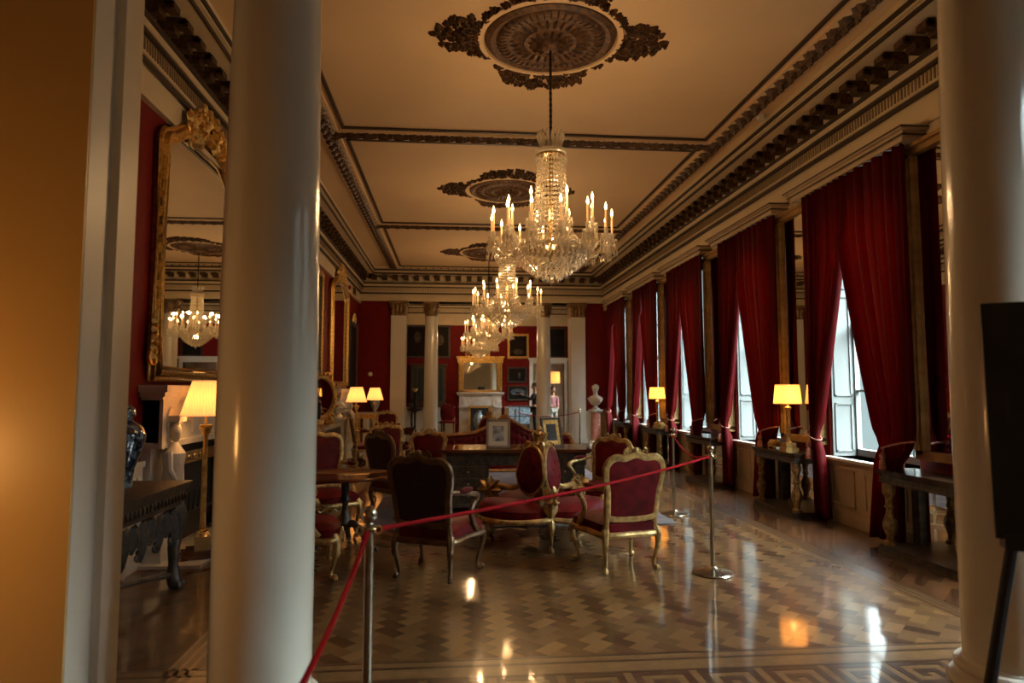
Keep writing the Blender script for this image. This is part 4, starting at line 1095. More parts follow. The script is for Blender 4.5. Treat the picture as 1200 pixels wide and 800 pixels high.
fauteuil('narrow crimson chair turned sideways near the far gilt console', (-1.72, 13.9), (.97, .25), hb=1.0, W=.9)

# ---- the three-seat conversation settee (indiscret)
def borne(x, y, label, rot=0., sc=1.):
    t = thing('conversation_settee', label, 'settee', (x, y, 0), rot); t.scale = (sc,) * 3
    R = .66
    for k in range(3):
        a0 = -PI / 2 + k * 2 * PI / 3; a1 = a0 + 2 * PI / 3; am = (a0 + a1) / 2
        ol = [(.05 * math.cos(am), .05 * math.sin(am))]
        for q in range(13):
            u = q / 12; a = a0 + .06 + (a1 - a0 - .12) * u; r = R * (.84 + .16 * math.sin(PI * u) ** .7)
            ol.append((r * math.cos(a), r * math.sin(a)))
        mb = MB(); mb.pad(ol, .30, .37, .07); mb.build('seat', 'velvet', t)
        # tufted oval back leaning on the centre, facing outwards
        o2 = [(.19 * math.cos(2 * PI * q / 28), .235 * math.sin(2 * PI * q / 28) * (1 if math.sin(2 * PI * q / 28) > 0 else 1.0)) for q in range(28)]
        o2 = [(px * (1 + .12 * (py < 0)), py) for px, py in o2]
        B = RZ(am - PI / 2) @ T(0, .115, .70) @ RX(-PI / 2 + .10) @ SC(1, -1, 1)
        B = RZ(am + PI / 2) @ T(0, -.115, .70) @ RX(PI / 2 - .10)
        tuft = lambda px, py: -.022 * max(0, math.cos(px * PI / .052) * math.cos(py * PI / .075)) ** 2
        mb = MB(); mb.pad(o2, -.01, .02, .05, 0, B, 9, tuft); mb.build('backrest', 'velvet', t)
        mb = MB(); mb.tube([B @ Vector((px * 1.04, py * 1.03, .01)) for px, py in o2], .018, 7, True); mb.build('back_frame', 'chairgilt', t)
        c, s_ = math.cos(a0), math.sin(a0)
        mb = MB(); P_ = smooth_open([(.12 * c, .12 * s_, .98), (.16 * c, .16 * s_, .85), (.165 * c, .165 * s_, .68), (.20 * c, .20 * s_, .55), (.32 * c, .32 * s_, .50), (.46 * c, .46 * s_, .515), (.56 * c, .56 * s_, .50), (.60 * c, .60 * s_, .43), (.575 * c, .575 * s_, .33)])
        mb.tube(P_, [.030] * len(P_), 8)
        A = T(.56 * c, .56 * s_, .47) @ RZ(a0) @ RX(PI / 2)
        mb.scroll((0, 0, 0), .065, .022, -PI / 2, 1.4, 1, A)
        for q in range(7):
            mb.leaf((0, 0, 0), .14, .065, PI * q / 4, .05, A @ T(0, 0, .02)); mb.leaf((0, 0, 0), .14, .065, PI * q / 4, -.05, A @ T(0, 0, -.02)); mb.ball((.05 * math.cos(q), .05 * math.sin(q), 0), (.03, .03, .05), 6, A)
        for q in range(5): mb.leaf((0, 0, 0), .08, .04, PI / 2, .025, T(.18 * c, .18 * s_, .60 + q * .07) @ RZ(a0 + PI / 2) @ RX(PI / 2))
        mb.build('armrest', 'chairgilt', t)
        mb = MB(); pts = [(R * (.86 + .16 * math.sin(PI * q / 16) ** .7) * math.cos(a0 + (a1 - a0) * q / 16), R * (.86 + .16 * math.sin(PI * q / 16) ** .7) * math.sin(a0 + (a1 - a0) * q / 16), .30 - .03 * math.sin(PI * q / 16)) for q in range(17)]
        mb.tube(pts, .026, 8)
        mb.prism([(p[0] * .97, p[1] * .97) for p in pts] + [(0, 0)], .275, .302)
        A = T(R * 1.03 * math.cos(am), R * 1.03 * math.sin(am), .27) @ RZ(am + PI / 2) @ RX(PI / 2)
        for q in range(5): mb.leaf((0, .02, 0), .08, .04, -PI / 2 + (q - 2) * .5, .02, A)
        mb.build('seat_frame', 'chairgilt', t)
        mb = MB(); cab_leg(mb, .55 * c, .55 * s_, c, s_, .28, 1.1); mb.build('leg', 'chairgilt', t)
    mb = MB(); mb.lathe([(.06, .3), (.07, .5), (.09, .9), (.11, .96), (.05, 1.0), (.035, 1.03), (.05, 1.06), (.02, 1.09), (.03, 1.11), (.001, 1.15)], 16)
    for q in range(8): mb.leaf((0, 0, 0), .10, .05, 0, .02, RZ(q * PI / 4) @ T(.06, 0, .98) @ RY(-PI / 2 + .3))
    mb.build('finial', 'chairgilt', t)
    return t
borne(.90, 6.83, 'three seat tufted conversation settee with gilt peak, between the two rear-facing armchairs', 0.05)
borne(.78, 14.0, 'distant conversation settee whose gilt peak shows in front of the far fireplace', .3)

# ---- tufted sofa with serpentine back
def sofa(x, y, rz, label, L=2.1):
    t = thing('tufted_sofa', label, 'sofa', (x, y, 0), rz)
    hl = L / 2
    def top(u): return .80 + .22 * math.exp(-(u / .42) ** 2 * 2) + .02 * math.cos(u * PI)
    so = [(-hl, .30), (-hl - .02, -.25), (-hl + .2, -.33), (0, -.38), (hl - .2, -.33), (hl + .02, -.25), (hl, .30)]
    mb = MB(); mb.pad(smooth_closed(so, 4), .30, .38, .06); mb.build('seat', 'velvet', t)
    mb = MB(); mb.tube([(p[0] * 1.01, p[1] * 1.02, .29) for p in smooth_closed(so, 4)], .028, 8, True); mb.prism([(p[0] * .98, p[1] * .98) for p in smooth_closed(so, 4)], .27, .305); mb.build('seat_frame', 'sofagilt', t)
    nx, nz = 96, 22; mb = MB()
    for iz in range(nz + 1):
        for ix in range(nx + 1):
            u = -1 + 2 * ix / nx; zt = top(u); v_ = iz / nz; z = .40 + (zt - .02 - .40) * v_
            tf = max(0, math.cos(ix * PI / 4) * math.cos((v_ * 4 + (0)) * PI)) ** 2 + max(0, math.cos((ix / 4 + 1) * PI) * math.cos((v_ * 4) * PI)) ** 2
            curve = .12 * abs(u) ** 3
            yy = .24 - curve - .06 * math.sin(PI * min(1, v_ * 1.0)) ** .5 + .035 * tf + .05 * v_
            mb.v.append((u * hl, yy, z))
    W_ = nx + 1
    for iz in range(nz):
        for ix in range(nx): mb.f.append((iz * W_ + ix, iz * W_ + ix + 1, (iz + 1) * W_ + ix + 1, (iz + 1) * W_ + ix))
    o = mb.build('backrest', 'velvet', t, ang=180); s = o.modifiers.new('depth', 'SOLIDIFY'); s.thickness = .06; s.offset = -1
    mb = MB(); P_ = [(u * hl, .30 - .12 * abs(u) ** 3 + .0, top(u)) for u in [-1 + q / 24 for q in range(49)]]
    mb.tube([(-hl, .2, .32)] + P_ + [(hl, .2, .32)], .032, 8)
    A = T(0, .28, 1.02) @ RX(PI / 2)
    for q in range(9): mb.leaf((0, 0, 0), .10, .05, PI * q / 8, .03, A)
    mb.build('back_frame', 'sofagilt', t)
    for s in (-1, 1):
        mb = MB(); mb.tube(smooth_open([(s * hl, .20, .78), (s * (hl + .04), .05, .64), (s * (hl + .05), -.15, .58), (s * (hl + .05), -.24, .55), (s * (hl + .02), -.20, .42), (s * hl, -.24, .30)]), .028, 8)
        mb.scroll((-.22, .55, 0), .06, .022, 0, 1.3, 1, T(s * (hl + .05), 0, 0) @ RZ(PI / 2) @ RX(PI / 2))
        a = mb.build('armrest', 'sofagilt', t)
        mb = MB(); mb.tube([(s * (hl - .0), .18, .60), (s * (hl + .03), -.02, .54), (s * (hl + .03), -.18, .50)], [.07, .08, .06], 12); mb.build('arm_pad', 'velvet', a)
        mb = MB(); cab_leg(mb, s * (hl - .06), -.26, s * .7, -.7, .28); mb.build('leg', 'sofagilt', t)
        mb = MB(); cab_leg(mb, s * (hl - .06), .24, s * .35, .75, .28); mb.build('leg', 'sofagilt', t)
    return t
sofa(.86, 10.55, .05, 'long crimson button-tufted sofa with humped back behind the dark writing table')

# ---- dark writing table with two photographs
t = thing('writing_table', 'large dark writing table carrying two standing picture frames', 'table', (.80, 8.55, 0), -.03)
mb = MB(); mb.box(-.92, .92, -.42, .42, .745, .775); mb.box(-.90, .90, -.40, .40, .725, .745); mb.build('top', 'wood', t, smooth=False)
mb = MB(); mb.box(-.78, .78, -.325, -.315, .775, .777); mb.box(-.78, .78, .315, .325, .775, .777); mb.box(-.78, -.77, -.32, .32, .775, .777); mb.box(.77, .78, -.32, .32, .775, .777); mb.build('gilt_edging', 'chairgilt', t, smooth=False)
mb = MB(); mb.box(-.86, .86, -.37, .37, .58, .725); mb.build('apron', 'ebony', t, smooth=False)
for s in (-1, 1):
    mb = MB(); x0, x1 = sorted((s * .84, s * .34)); mb.box(x0, x1, -.36, .36, .12, .58); mb.box(x0 - .01, x1 + .01, -.37, .37, .08, .12); p_ = mb.build('pedestal', 'ebony', t, smooth=False)
    for q in range(3):
        d = MB().box(x0 + .03, x1 - .03, -.372, -.36, .15 + q * .145, .28 + q * .145).build('drawer', 'ebony', t, smooth=False)
        MB().ball(((x0 + x1) / 2, -.385, .215 + q * .145), .013, 8).build('knob', 'chairgilt', d)
    for sy in (-1, 1):
        for xx in (x0 + .04, x1 - .04): mb = MB(); mb.lathe([(.03, 0), (.038, .03), (.022, .05), (.034, .08)], 10, T(xx, sy * .31, 0)); mb.build('foot', 'ebony', t)
def photo_frame(x, y, z, rz, w_, h_, fm, mount, label, back=False):
    t = thing('picture_frame', label, 'picture frame', (x, y, z), rz)
    B = T(0, 0, h_ / 2 * math.cos(.2)) @ RX(-.2)
    mb = MB(); f = .03
    for q in ((-w_ / 2, w_ / 2, h_ / 2 - f, h_ / 2), (-w_ / 2, w_ / 2, -h_ / 2, -h_ / 2 + f), (-w_ / 2, -w_ / 2 + f, -h_ / 2, h_ / 2), (w_ / 2 - f, w_ / 2, -h_ / 2, h_ / 2)): mb.box(q[0], q[1], -.012, .008, q[2], q[3], B)
    mb.build('frame', fm, t, smooth=False)
    MB().box(-w_ / 2 + f, w_ / 2 - f, -.004, .004, -h_ / 2 + f, h_ / 2 - f, B).build('mount', mount, t, smooth=False)
    MB().box(-w_ / 2 + f + .05, w_ / 2 - f - .05, -.006, -.004, -h_ / 2 + f + .055, h_ / 2 - f - .055, B).build('photograph', 'photo' if not back else 'black', t, smooth=False)
    MB().box(-.03, .03, .0, .006, -h_ * .40, 0, T(0, h_ * .22, h_ * .40) @ RX(.36)).build('strut', 'black', t, smooth=False)
photo_frame(.58, 8.42, .777, -.10, .30, .36, 'silverframe', 'paper', 'standing frame with grey photograph and cream mount on the writing table')
photo_frame(1.26, 8.45, .777, .55, .32, .38, 'ebony', 'gilt', 'dark standing frame with golden inner border at right end of writing table', True)

# ---- round tilt-top table
t = thing('pedestal_table', 'round polished table on a dark tripod beside the big column', 'table', (-1.02, 6.62, 0))
mb = MB(); mb.lathe([(.40, .665), (.445, .675), (.455, .69), (.445, .705), (.43, .705), (.42, .698), (.001, .698)], 56); mb.build('top', 'wood', t)
mb = MB(); mb.lathe([(.12, .665), (.12, .64), (.04, .62), (.035, .50), (.05, .46), (.028, .42), (.03, .36), (.06, .28), (.07, .24), (.05, .20), (.03, .16)][::-1], 20); mb.build('post', 'ebony', t)
for k in range(3):
    a = -.5 + k * 2 * PI / 3; c, s_ = math.cos(a), math.sin(a)
    mb = MB(); mb.tube(smooth_open([(.03 * c, .03 * s_, .22), (.10 * c, .10 * s_, .24), (.19 * c, .19 * s_, .17), (.27 * c, .27 * s_, .06), (.34 * c, .34 * s_, .02), (.38 * c, .38 * s_, .035)]), [.034, .036, .035, .034, .032, .03, .028, .026, .025, .024, .024, .023, .022, .022, .022, .02], 8); mb.build('leg', 'ebony', t)

# ---- rug
t = tag(MB().box(-.95, 2.55, 7.45, 13.2, .0017, .012).build('rug', 'rug', smooth=False), 'blue grey patterned rug under the writing table and tufted sofa', 'rug')

for o in list(COL.objects):
    if o.parent is None and o.get('category') in ('armchair', 'sofa', 'table', 'picture frame') and -.95 < o.location.x < 2.55 and 7.45 < o.location.y < 13.2: o.location.z += .0125

# ---- small dark side table
t = thing('side_table', 'small dark red side table before the far left pilaster', 'table', (-1.02, 14.2, 0))
mb = MB(); mb.box(-.26, .26, -.22, .22, .70, .73); mb.build('top', 'wood', t, smooth=False)
mb = MB(); mb.box(-.23, .23, -.19, .19, .60, .70); mb.build('drawer', 'wood', t, smooth=False)
mb = MB(); mb.box(-.22, .22, -.18, .18, .26, .40); mb.build('shelf_box', 'velvet', t)
mb = MB(); mb.box(-.23, .23, -.19, .19, .24, .26); mb.build('shelf', 'marble', t, smooth=False)
for sx in (-.22, .22):
    for sy in (-.18, .18): MB().lathe([(.012, 0), (.02, .04), (.014, .2), (.022, .4), (.018, .6)], 10, T(sx, sy, 0)).build('leg', 'wood', t)
# torchere with a small gilt cup
t = thing('torchere', 'dark bronze torchere with gilt cup between the two far left columns', 'torchere', (-1.13, 20.6, 0))
mb = MB(); mb.lathe([(.17, 0), (.17, .04), (.08, .08), (.05, .3), (.03, .5), (.035, .8), (.05, .86), (.15, .90), (.24, .92), (.24, .95), (.04, .96)], 20); mb.build('stand', 'bronze', t)
mb = MB(); mb.tube([(0, 0, .95), (.02, 0, 1.05), (-.01, 0, 1.18), (.02, 0, 1.28), (0, 0, 1.38)], [.05, .065, .06, .04, .03], 10); mb.tube([(0, 0, 1.24), (.10, 0, 1.22), (.16, 0, 1.30)], .02, 8); mb.ball((.01, 0, 1.43), .05, 10); mb.build('figure', 'bronze', t)
mb = MB(); mb.lathe([(.02, 1.40), (.03, 1.47), (.07, 1.52), (.10, 1.58), (.09, 1.58), (.02, 1.52)], 14); mb.build('cup', 'gold', t)

# ---- gilt console with mirror back at the far left pier, urn, further lamp
t = thing('gilt_console', 'gilt side table with white marble top and glassy back by the far left lamps', 'console table', (-2.22, Y2a - .24, 0)); t.scale = (.9, 1, 1)
mb = MB(); mb.box(-.46, .46, -.22, .22, .86, .90); mb.build('marble_top', 'marble', t, smooth=False)
mb = MB(); mb.box(-.44, .44, -.20, .20, .74, .86)
for q in range(9): mb.leaf((0, 0, 0), .07, .05, -PI / 2, .03, T(-.40 + q * .1, -.20, .84) @ RX(PI / 2))
mb.build('apron', 'gold', t)
for sx in (-.40, .40): 
    mb = MB(); mb.box(sx - .045, sx + .045, -.19, -.10, .04, .74); mb.ball((sx, -.145, .05), (.06, .06, .05), 8); mb.build('leg', 'gilt', t)
mb = MB(); mb.box(-.36, .36, .16, .18, .06, .74); mb.build('mirror_back', 'mirror', t, smooth=False)
mb = MB(); mb.box(-.45, .45, -.2, .2, 0, .05); mb.build('plinth', 'gilt', t, smooth=False)
t = thing('urn', 'blue grey porcelain urn on the gilt side table by the far left lamps', 'urn', (-2.16, Y2a - .22, .90))
mb = MB(); mb.lathe([(.07, 0), (.075, .02), (.05, .05), (.10, .15), (.14, .27), (.13, .36), (.08, .42), (.09, .46), (.001, .46)], 24); mb.build('body', 'celadon', t)
floor_lamp(-2.0, 17.6, 'farther brass lamp with pleated shade, right one of the two far lamps', 1.27, 'brass floor lamps with pleated shades')

# ---- gilt cartouche mirror on easel, candelabra and busts by the left wall
t = thing('side_cabinet', 'low dark cabinet against left wall carrying the gilt cartouche mirror', 'cabinet', (XL + .34, 12.2, 0))
mb = MB(); mb.box(-.26, .24, -.85, .85, .84, .88); mb.build('top', 'marble', t, smooth=False)
mb = MB(); mb.box(-.24, .22, -.82, .82, .08, .84); mb.box(-.26, .24, -.84, .84, 0, .08); mb.build('body', 'ebony', t, smooth=False)
for s in (-1, 0, 1):
    d = MB().box(.22, .235, s * .54 - .24, s * .54 + .24, .14, .80).build('door', 'ebony', t, smooth=False)
    MB().ball((.245, s * .54 + .18, .47), .015, 8).build('knob', 'gilt', d)
t = thing('cartouche_mirror', 'small gilt scrolled mirror standing on the cabinet right of the big column', 'mirror', (XL + .34, 12.2, .88))
A = T(0, 0, .51) @ RZ(PI / 2 - .95) @ RX(PI / 2)
n = 24; o = [(.24 * math.cos(2 * PI * q / n), .33 * math.sin(2 * PI * q / n)) for q in range(n)]
mb = MB(); mb.prism(o, 0, .01, A); mb.build('mirror_glass', 'mirror', t, smooth=False)
mb = MB(); mb.tube([A @ Vector((px * 1.1, py * 1.1, .01)) for px, py in o], .045, 8, True)
for q in range(14):
    a = 2 * PI * q / 14; mb.leaf((.27 * math.cos(a), .37 * math.sin(a), .02), .10, .06, a + .5, .04, A)
for s in (-1, 1): mb.scroll((s * .13, -.40, .01), .08, .025, 0, 1.3, s, A); mb.scroll((s * .12, .40, .01), .08, .025, 0, 1.3, -s, A)
mb.build('frame', 'gold', t)
for k, (yy, lb) in enumerate(((12.75, 'dark bronze figure candelabrum left of the white bust on the left cabinet'), (11.6, 'dark bronze figure candelabrum nearest the big column'))):
    t = thing('candelabrum', lb, 'candelabrum', (XL + .40, yy, .88))
    mb = MB(); mb.lathe([(.10, 0), (.10, .06), (.07, .08), (.06, .14)], 16); mb.build('base', 'gilt', t)
    mb = MB(); mb.tube([(0, 0, .14), (.01, 0, .24), (0, .01, .34), (0, 0, .42), (0, 0, .47)], [.05, .06, .055, .065, .03], 12); mb.ball((0, 0, .51), (.04, .04, .05), 10)
    for s in (-1, 1): mb.tube([(0, s * .05, .43), (.02, s * .10, .46), (0, s * .08, .56)], [.022, .018, .015], 8)
    mb.build('figure', 'bronze', t)
    for s in (-1, 0, 1):
        mb = MB(); mb.tube(smooth_open([(0, s * .05, .54), (0, s * .12, .60), (0, s * .15, .68), (0, s * .12, .72)]), .010, 6); mb.lathe([(.01, 0), (.035, .02), (.012, .03), (.012, .07)], 10, T(0, s * .12, .71)); mb.build('candle_branch', 'bronze', t)
def bust(name, x, y, z, rz, label, mat='marble', sc=1., cat='bust'):
    t = thing(name, label, cat, (x, y, z), rz); t.scale = (sc,) * 3
    mb = MB(); mb.lathe([(.11, 0), (.11, .02), (.07, .035), (.05, .07), (.06, .09)], 20)
    sec = [(0, 0, .09, .06, .05), (0, 0, .15, .13, .08), (0, 0, .22, .19, .11), (0, .0, .29, .215, .115), (0, .005, .345, .17, .10), (0, .0, .375, .075, .07), (0, -.005, .43, .058, .06), (0, -.012, .47, .062, .072), (0, -.015, .52, .074, .092), (0, -.012, .57, .08, .10), (0, -.005, .62, .077, .098), (0, .0, .66, .052, .068), (0, 0, .682, .01, .01)]
    vs = []; fs = []; n = 24
    for (cx, cy, z_, rx, ry) in sec:
        for q in range(n): a = 2 * PI * q / n; vs.append((cx + rx * math.cos(a), cy + ry * math.sin(a), z_))
    for k in range(len(sec) - 1):
        for q in range(n): fs.append((k * n + q, k * n + (q + 1) % n, (k + 1) * n + (q + 1) % n, (k + 1) * n + q))
    mb.add(vs, fs)
    mb.ball((0, -.112, .545), (.013, .022, .026), 8); mb.ball((0, -.10, .50), (.022, .02, .010), 8); mb.ball((0, -.092, .475), (.025, .025, .02), 8)
    for s in (-1, 1): mb.ball((s * .03, -.10, .575), (.018, .012, .008), 8); mb.ball((s * .08, 0, .555), (.012, .022, .032), 8)
    r = random.Random(4)
    for q in range(40):
        a = r.uniform(0, 2 * PI); zz = r.uniform(.57, .67); k = math.sqrt(max(0, 1 - ((zz - .57) / .12) ** 2))
        if math.sin(a) < -.5 and zz < .62: continue
        mb.ball((.085 * k * math.cos(a), .105 * k * math.sin(a), zz), .022, 6)
    for q in range(7): mb.tube([(-.19 + q * .055, -.10 + .01 * q, .30 - .01 * q), (-.14 + q * .05, -.115, .22), (-.08 + q * .03, -.08, .13)], .016, 6)
    mb.build('carved_bust', mat, t); return t
bust('bust', XL + .36, 13.8, .95, .9, 'white marble bust by the left wall behind the bronze candelabrum', sc=.9)
t = thing('bust_plinth', 'low white plinth under the marble bust by the left wall', 'plinth', (XL + .36, 13.8, 0))
MB().box(-.17, .17, -.17, .17, .10, .90).build('shaft', 'marble', t, smooth=False); MB().box(-.2, .2, -.2, .2, 0, .10).build('base', 'marble', t, smooth=False); MB().box(-.2, .2, -.2, .2, .90, .95).build('cap', 'marble', t, smooth=False)
bust('bust', 3.97, 18.3, 1.0, -.5, 'white marble bust of a head and shoulders on the pink marble column')
t = thing('bust_column', 'round pink marble column carrying the white bust beside the far curtain', 'column', (3.97, 18.3, 0), 0, None, 'thing')
mb = MB(); mb.lathe([(.145, .14), (.14, .2), (.13, .90)], 28); mb.build('shaft', 'pinkmarble', t)
mb = MB(); mb.lathe([(.16, .90), (.20, .94), (.20, .99), (.1, 1.0)], 28); mb.build('cap', 'marble', t)
mb = MB(); mb.lathe([(.20, .06), (.20, .10), (.16, .14), (.1, .14)], 28); mb.box(-.22, .22, -.22, .22, 0, .06); mb.build('base', 'marble', t)

# ---- small lacquer cabinet with ceramics in the far alcove
t = thing('lacquer_cabinet', 'small black and white chest right of the far fireplace', 'cabinet', (2.36, YF - .35, 0))
mb = MB(); mb.box(-.36, .36, -.2, .2, .35, .95); mb.build('body', 'celadon', t, smooth=False)
mb = MB(); mb.box(-.38, .38, -.22, .22, .95, .98); mb.box(-.37, .37, -.21, .21, .60, .63); mb.box(-.02, .02, -.21, .0, .35, .95); mb.build('bands', 'ebony', t, smooth=False)
for sx in (-1, 1):
    for sy in (-1, 1): MB().box(sx * .34 - .02, sx * .34 + .02, sy * .18 - .02, sy * .18 + .02, 0, .35).build('leg', 'ebony', t, smooth=False)
t = thing('alcove_chair', 'red upholstered side chair against far wall right of the slim column', 'chair', (-.15, 22.8, 0))
mb = MB(); mb.pad(smooth_closed([(-.24, .2), (-.24, -.22), (.24, -.22), (.24, .2)], 4), .42, .46, .05); mb.build('seat', 'velvet', t)
mb = MB(); mb.pad(smooth_closed([(-.2, .52), (.2, .52), (.21, 1.0), (-.21, 1.0)], 4), 0, .02, .03, 0, T(0, .22, 0) @ RX(PI / 2)); mb.build('backrest', 'velvet', t)
for sx in (-.2, .2):
    for sy in (-.2, .2): MB().tube([(sx, sy, .42), (sx, sy, 0)], [.02, .014], 8).build('leg', 'wood', t)
    mb = MB(); mb.tube([(sx, .22, .42), (sx * 1.05, .24, 1.02)], .015, 6); mb.build('back_post', 'wood', t)

# ================================================================ STANCHIONS AND ROPES
SP = [(-.32, 2.69), (2.15, 5.44), (2.70, 8.02), (3.25, 16.9), (1.6, 16.95), (-.45, .30)]
SL = ['rope post with ball top in the foreground, standing in front of the round table', 'brass rope post with round base on open floor at right', 'rope post behind the right red-backed armchair', 'distant rope post before the far right pilaster', 'distant rope post hidden behind the tufted sofa', 'rope post beside the viewer, outside the left foreground']
def stanchion(x, y, label):
    t = thing('stanchion', label, 'rope post', (x, y, .0016), 0, 'metal rope posts')
    MB().lathe([(.165, 0), (.168, .008), (.16, .018), (.10, .030), (.05, .042), (.026, .055), (.02, .06)], 40).build('base', 'steel', t)
    MB().lathe([(.018, .05), (.018, .95), (.024, .955), (.024, .97), (.018, .975), (.014, .985)], 20).build('pole', 'steel', t)
    mb = MB(); mb.ball((0, 0, 1.015), (.033, .033, .035), 18); mb.build('ball_top', 'steel', t)
    mb = MB(); mb.tube([(.024 * math.cos(2 * PI * q / 12) * 1.1, .024 * math.sin(2 * PI * q / 12) * 1.1, .962) for q in range(12)], .006, 6, True)
    for s in (-1, 1): mb.tube([(.035 * math.cos(2 * PI * q / 10) * .4 + s * .035, 0, .955 + .016 * math.sin(2 * PI * q / 10)) for q in range(10)], .004, 5, True)
    mb.build('rope_ring', 'brass', t)
    return t
st = stanchion(*SP[0], SL[0])
for p, l in list(zip(SP, SL))[1:]: dup(st, (*p, .0016), 0, l)
def rope(a, b_, sag, label, za=.955, zb=.955, r=.009):
    t = thing('barrier_rope', label, 'rope', ((a[0] + b_[0]) / 2, (a[1] + b_[1]) / 2, 0), 0, 'red barrier ropes')
    ox, oy = (a[0] + b_[0]) / 2, (a[1] + b_[1]) / 2
    d = Vector((b_[0] - a[0], b_[1] - a[1], 0)); L = d.length; d.normalize()
    A_, B_ = Vector((a[0], a[1], za)) + d * .045, Vector((b_[0], b_[1], zb)) - d * .045
    pts = []
    for k in range(33):
        u = k / 32; p = A_.lerp(B_, u); pts.append((p.x - ox, p.y - oy, p.z - sag * 4 * u * (1 - u)))
    MB().tube(pts, r, 8).build('cord', 'rope', t)
    for k in (0, -1):
        e = 1 if k == 0 else -2; q0, q1 = Vector(pts[k]), Vector(pts[e])
        dd = (q1 - q0).normalized(); MB().tube([q0, q0 + dd * .05], r * 1.35, 8).build('end_fitting', 'rope', t)
rope(SP[0], SP[1], .03, 'long red rope stretched across the two rear-facing armchairs')
rope(SP[1], SP[2], .10, 'red rope sagging between the two right-hand posts')
rope(SP[0], SP[5], .20, 'red rope dropping from the left post to the bottom edge of the picture')
rope(SP[3], SP[4], .10, 'thin distant rope beside the far right columns')

# ================================================================ EASEL WITH POSTER
t = thing('easel', 'black easel standing in front of the right foreground column', 'easel', (1.99, 1.93, 0), -.5)
for s in (-1, 1):
    MB().tube([(s * .42, -.10, 0), (s * .06, .10, 1.75)], .018, 8).build('leg', 'black', t)
MB().tube([(0, .62, 0), (0, .10, 1.72)], .016, 8).build('rear_leg', 'black', t)
mb = MB(); mb.box(-.25, .25, -.06, .0, 1.0, 1.03); mb.box(-.25, .25, -.07, -.055, 1.0, 1.05); mb.build('ledge', 'black', t, smooth=False)
MB().box(-.08, .08, .08, .12, 1.70, 1.76).build('top_block', 'black', t, smooth=False)
m, nt, b = new_mat('dark_poster_print'); tc = nt.nodes.new('ShaderNodeTexCoord')
mp = nt.nodes.new('ShaderNodeMapping'); mp.inputs['Scale'].default_value = (7, 1, 1.6); nt.links.new(tc.outputs['Object'], mp.inputs[0])
n_ = noise(nt, 1.6, 4, .6, mp.outputs[0]); N.nt = nt
sp = nt.nodes.new('ShaderNodeSeparateXYZ'); nt.links.new(tc.outputs['Object'], sp.inputs[0]); z = N(sp.outputs[2])
f_ = N.m('MAXIMUM', N.m('MINIMUM', (N(n_.outputs[0]) - .56) * 7., 1.), 0.) * z.gt(1.36) * z.lt(1.66)
nt.links.new(mixc(nt, f_, (.0035, .0032, .003), (.06, .032, .02)), b.inputs['Base Color']); b.inputs['Roughness'].default_value = .5; M['poster'] = m
t = thing('poster_board', 'black printed poster board resting on the easel at the right edge', 'poster', (1.99, 1.93, 0), -.5)
A = T(0, -.045, 1.032) @ RX(-.06)
mb = MB(); mb.box(-.27, .27, -.006, .006, 0, .76, A); mb.build('printed_panel', 'poster', t, smooth=False)
# ================================================================ PEOPLE
def person(name, label, x, y, rz, joints, edges, cols, hair=None, sc=1., face_z=1.62, head=(0, 0), cuts=(1.36, .92)):
    """one continuous skinned body; clothing is separate slightly larger shells"""
    t = thing(name, label, 'person', (x, y, 0), rz)
    def skin(nm, keys, es, mat, grow, par, lvl=2):
        me = bpy.data.meshes.new(nm); idx = {k: i for i, k in enumerate(keys)}
        me.from_pydata([joints[k][0] for k in keys], [(idx[a], idx[b_]) for a, b_ in es if a in idx and b_ in idx], [])
        me.materials.append(M[mat]); o = bpy.data.objects.new(nm, me); COL.objects.link(o); o.parent = par
        md = o.modifiers.new('skin', 'SKIN'); md.use_smooth_shade = True
        for k in keys:
            v = me.skin_vertices[0].data[idx[k]]; r = joints[k][1]; r = r if hasattr(r, '__len__') else (r, r)
            v.radius = (r[0] + grow, r[1] + grow)
        me.skin_vertices[0].data[0].use_root = True
        s = o.modifiers.new('sub', 'SUBSURF'); s.levels = s.render_levels = lvl
        return o
    keys = list(joints)
    body = skin('body', keys, edges, 'skin', 0, t)
    for nm, ks, mat in cols: skin(nm, [k for k in keys if k in ks], edges, mat, .014, t)
    hx, hy, hz = joints['head'][0]
    mb = MB()
    mb.ball((hx, hy, hz), (.075, .095, .115), 16); mb.ball((hx, hy - .098, hz - .015), (.012, .02, .024), 8); mb.ball((hx, hy - .085, hz - .06), (.026, .014, .008), 8)
    for s in (-1, 1): mb.ball((hx + s * .075, hy, hz - .01), (.012, .02, .03), 8); mb.ball((hx + s * .03, hy - .085, hz + .012), (.014, .010, .008), 8)
    mb.build('head', 'skin', t)
    mb = MB(); mb.ball((hx, hy + .018, hz + .035), (.086, .100, .098), 16)
    if hair == 'long': mb.tube([(hx, hy + .06, hz + .02), (hx, hy + .085, hz - .12), (hx, hy + .07, hz - .24)], [.07, .075, .05], 12)
    mb.build('hair', 'hair', t)
    return t
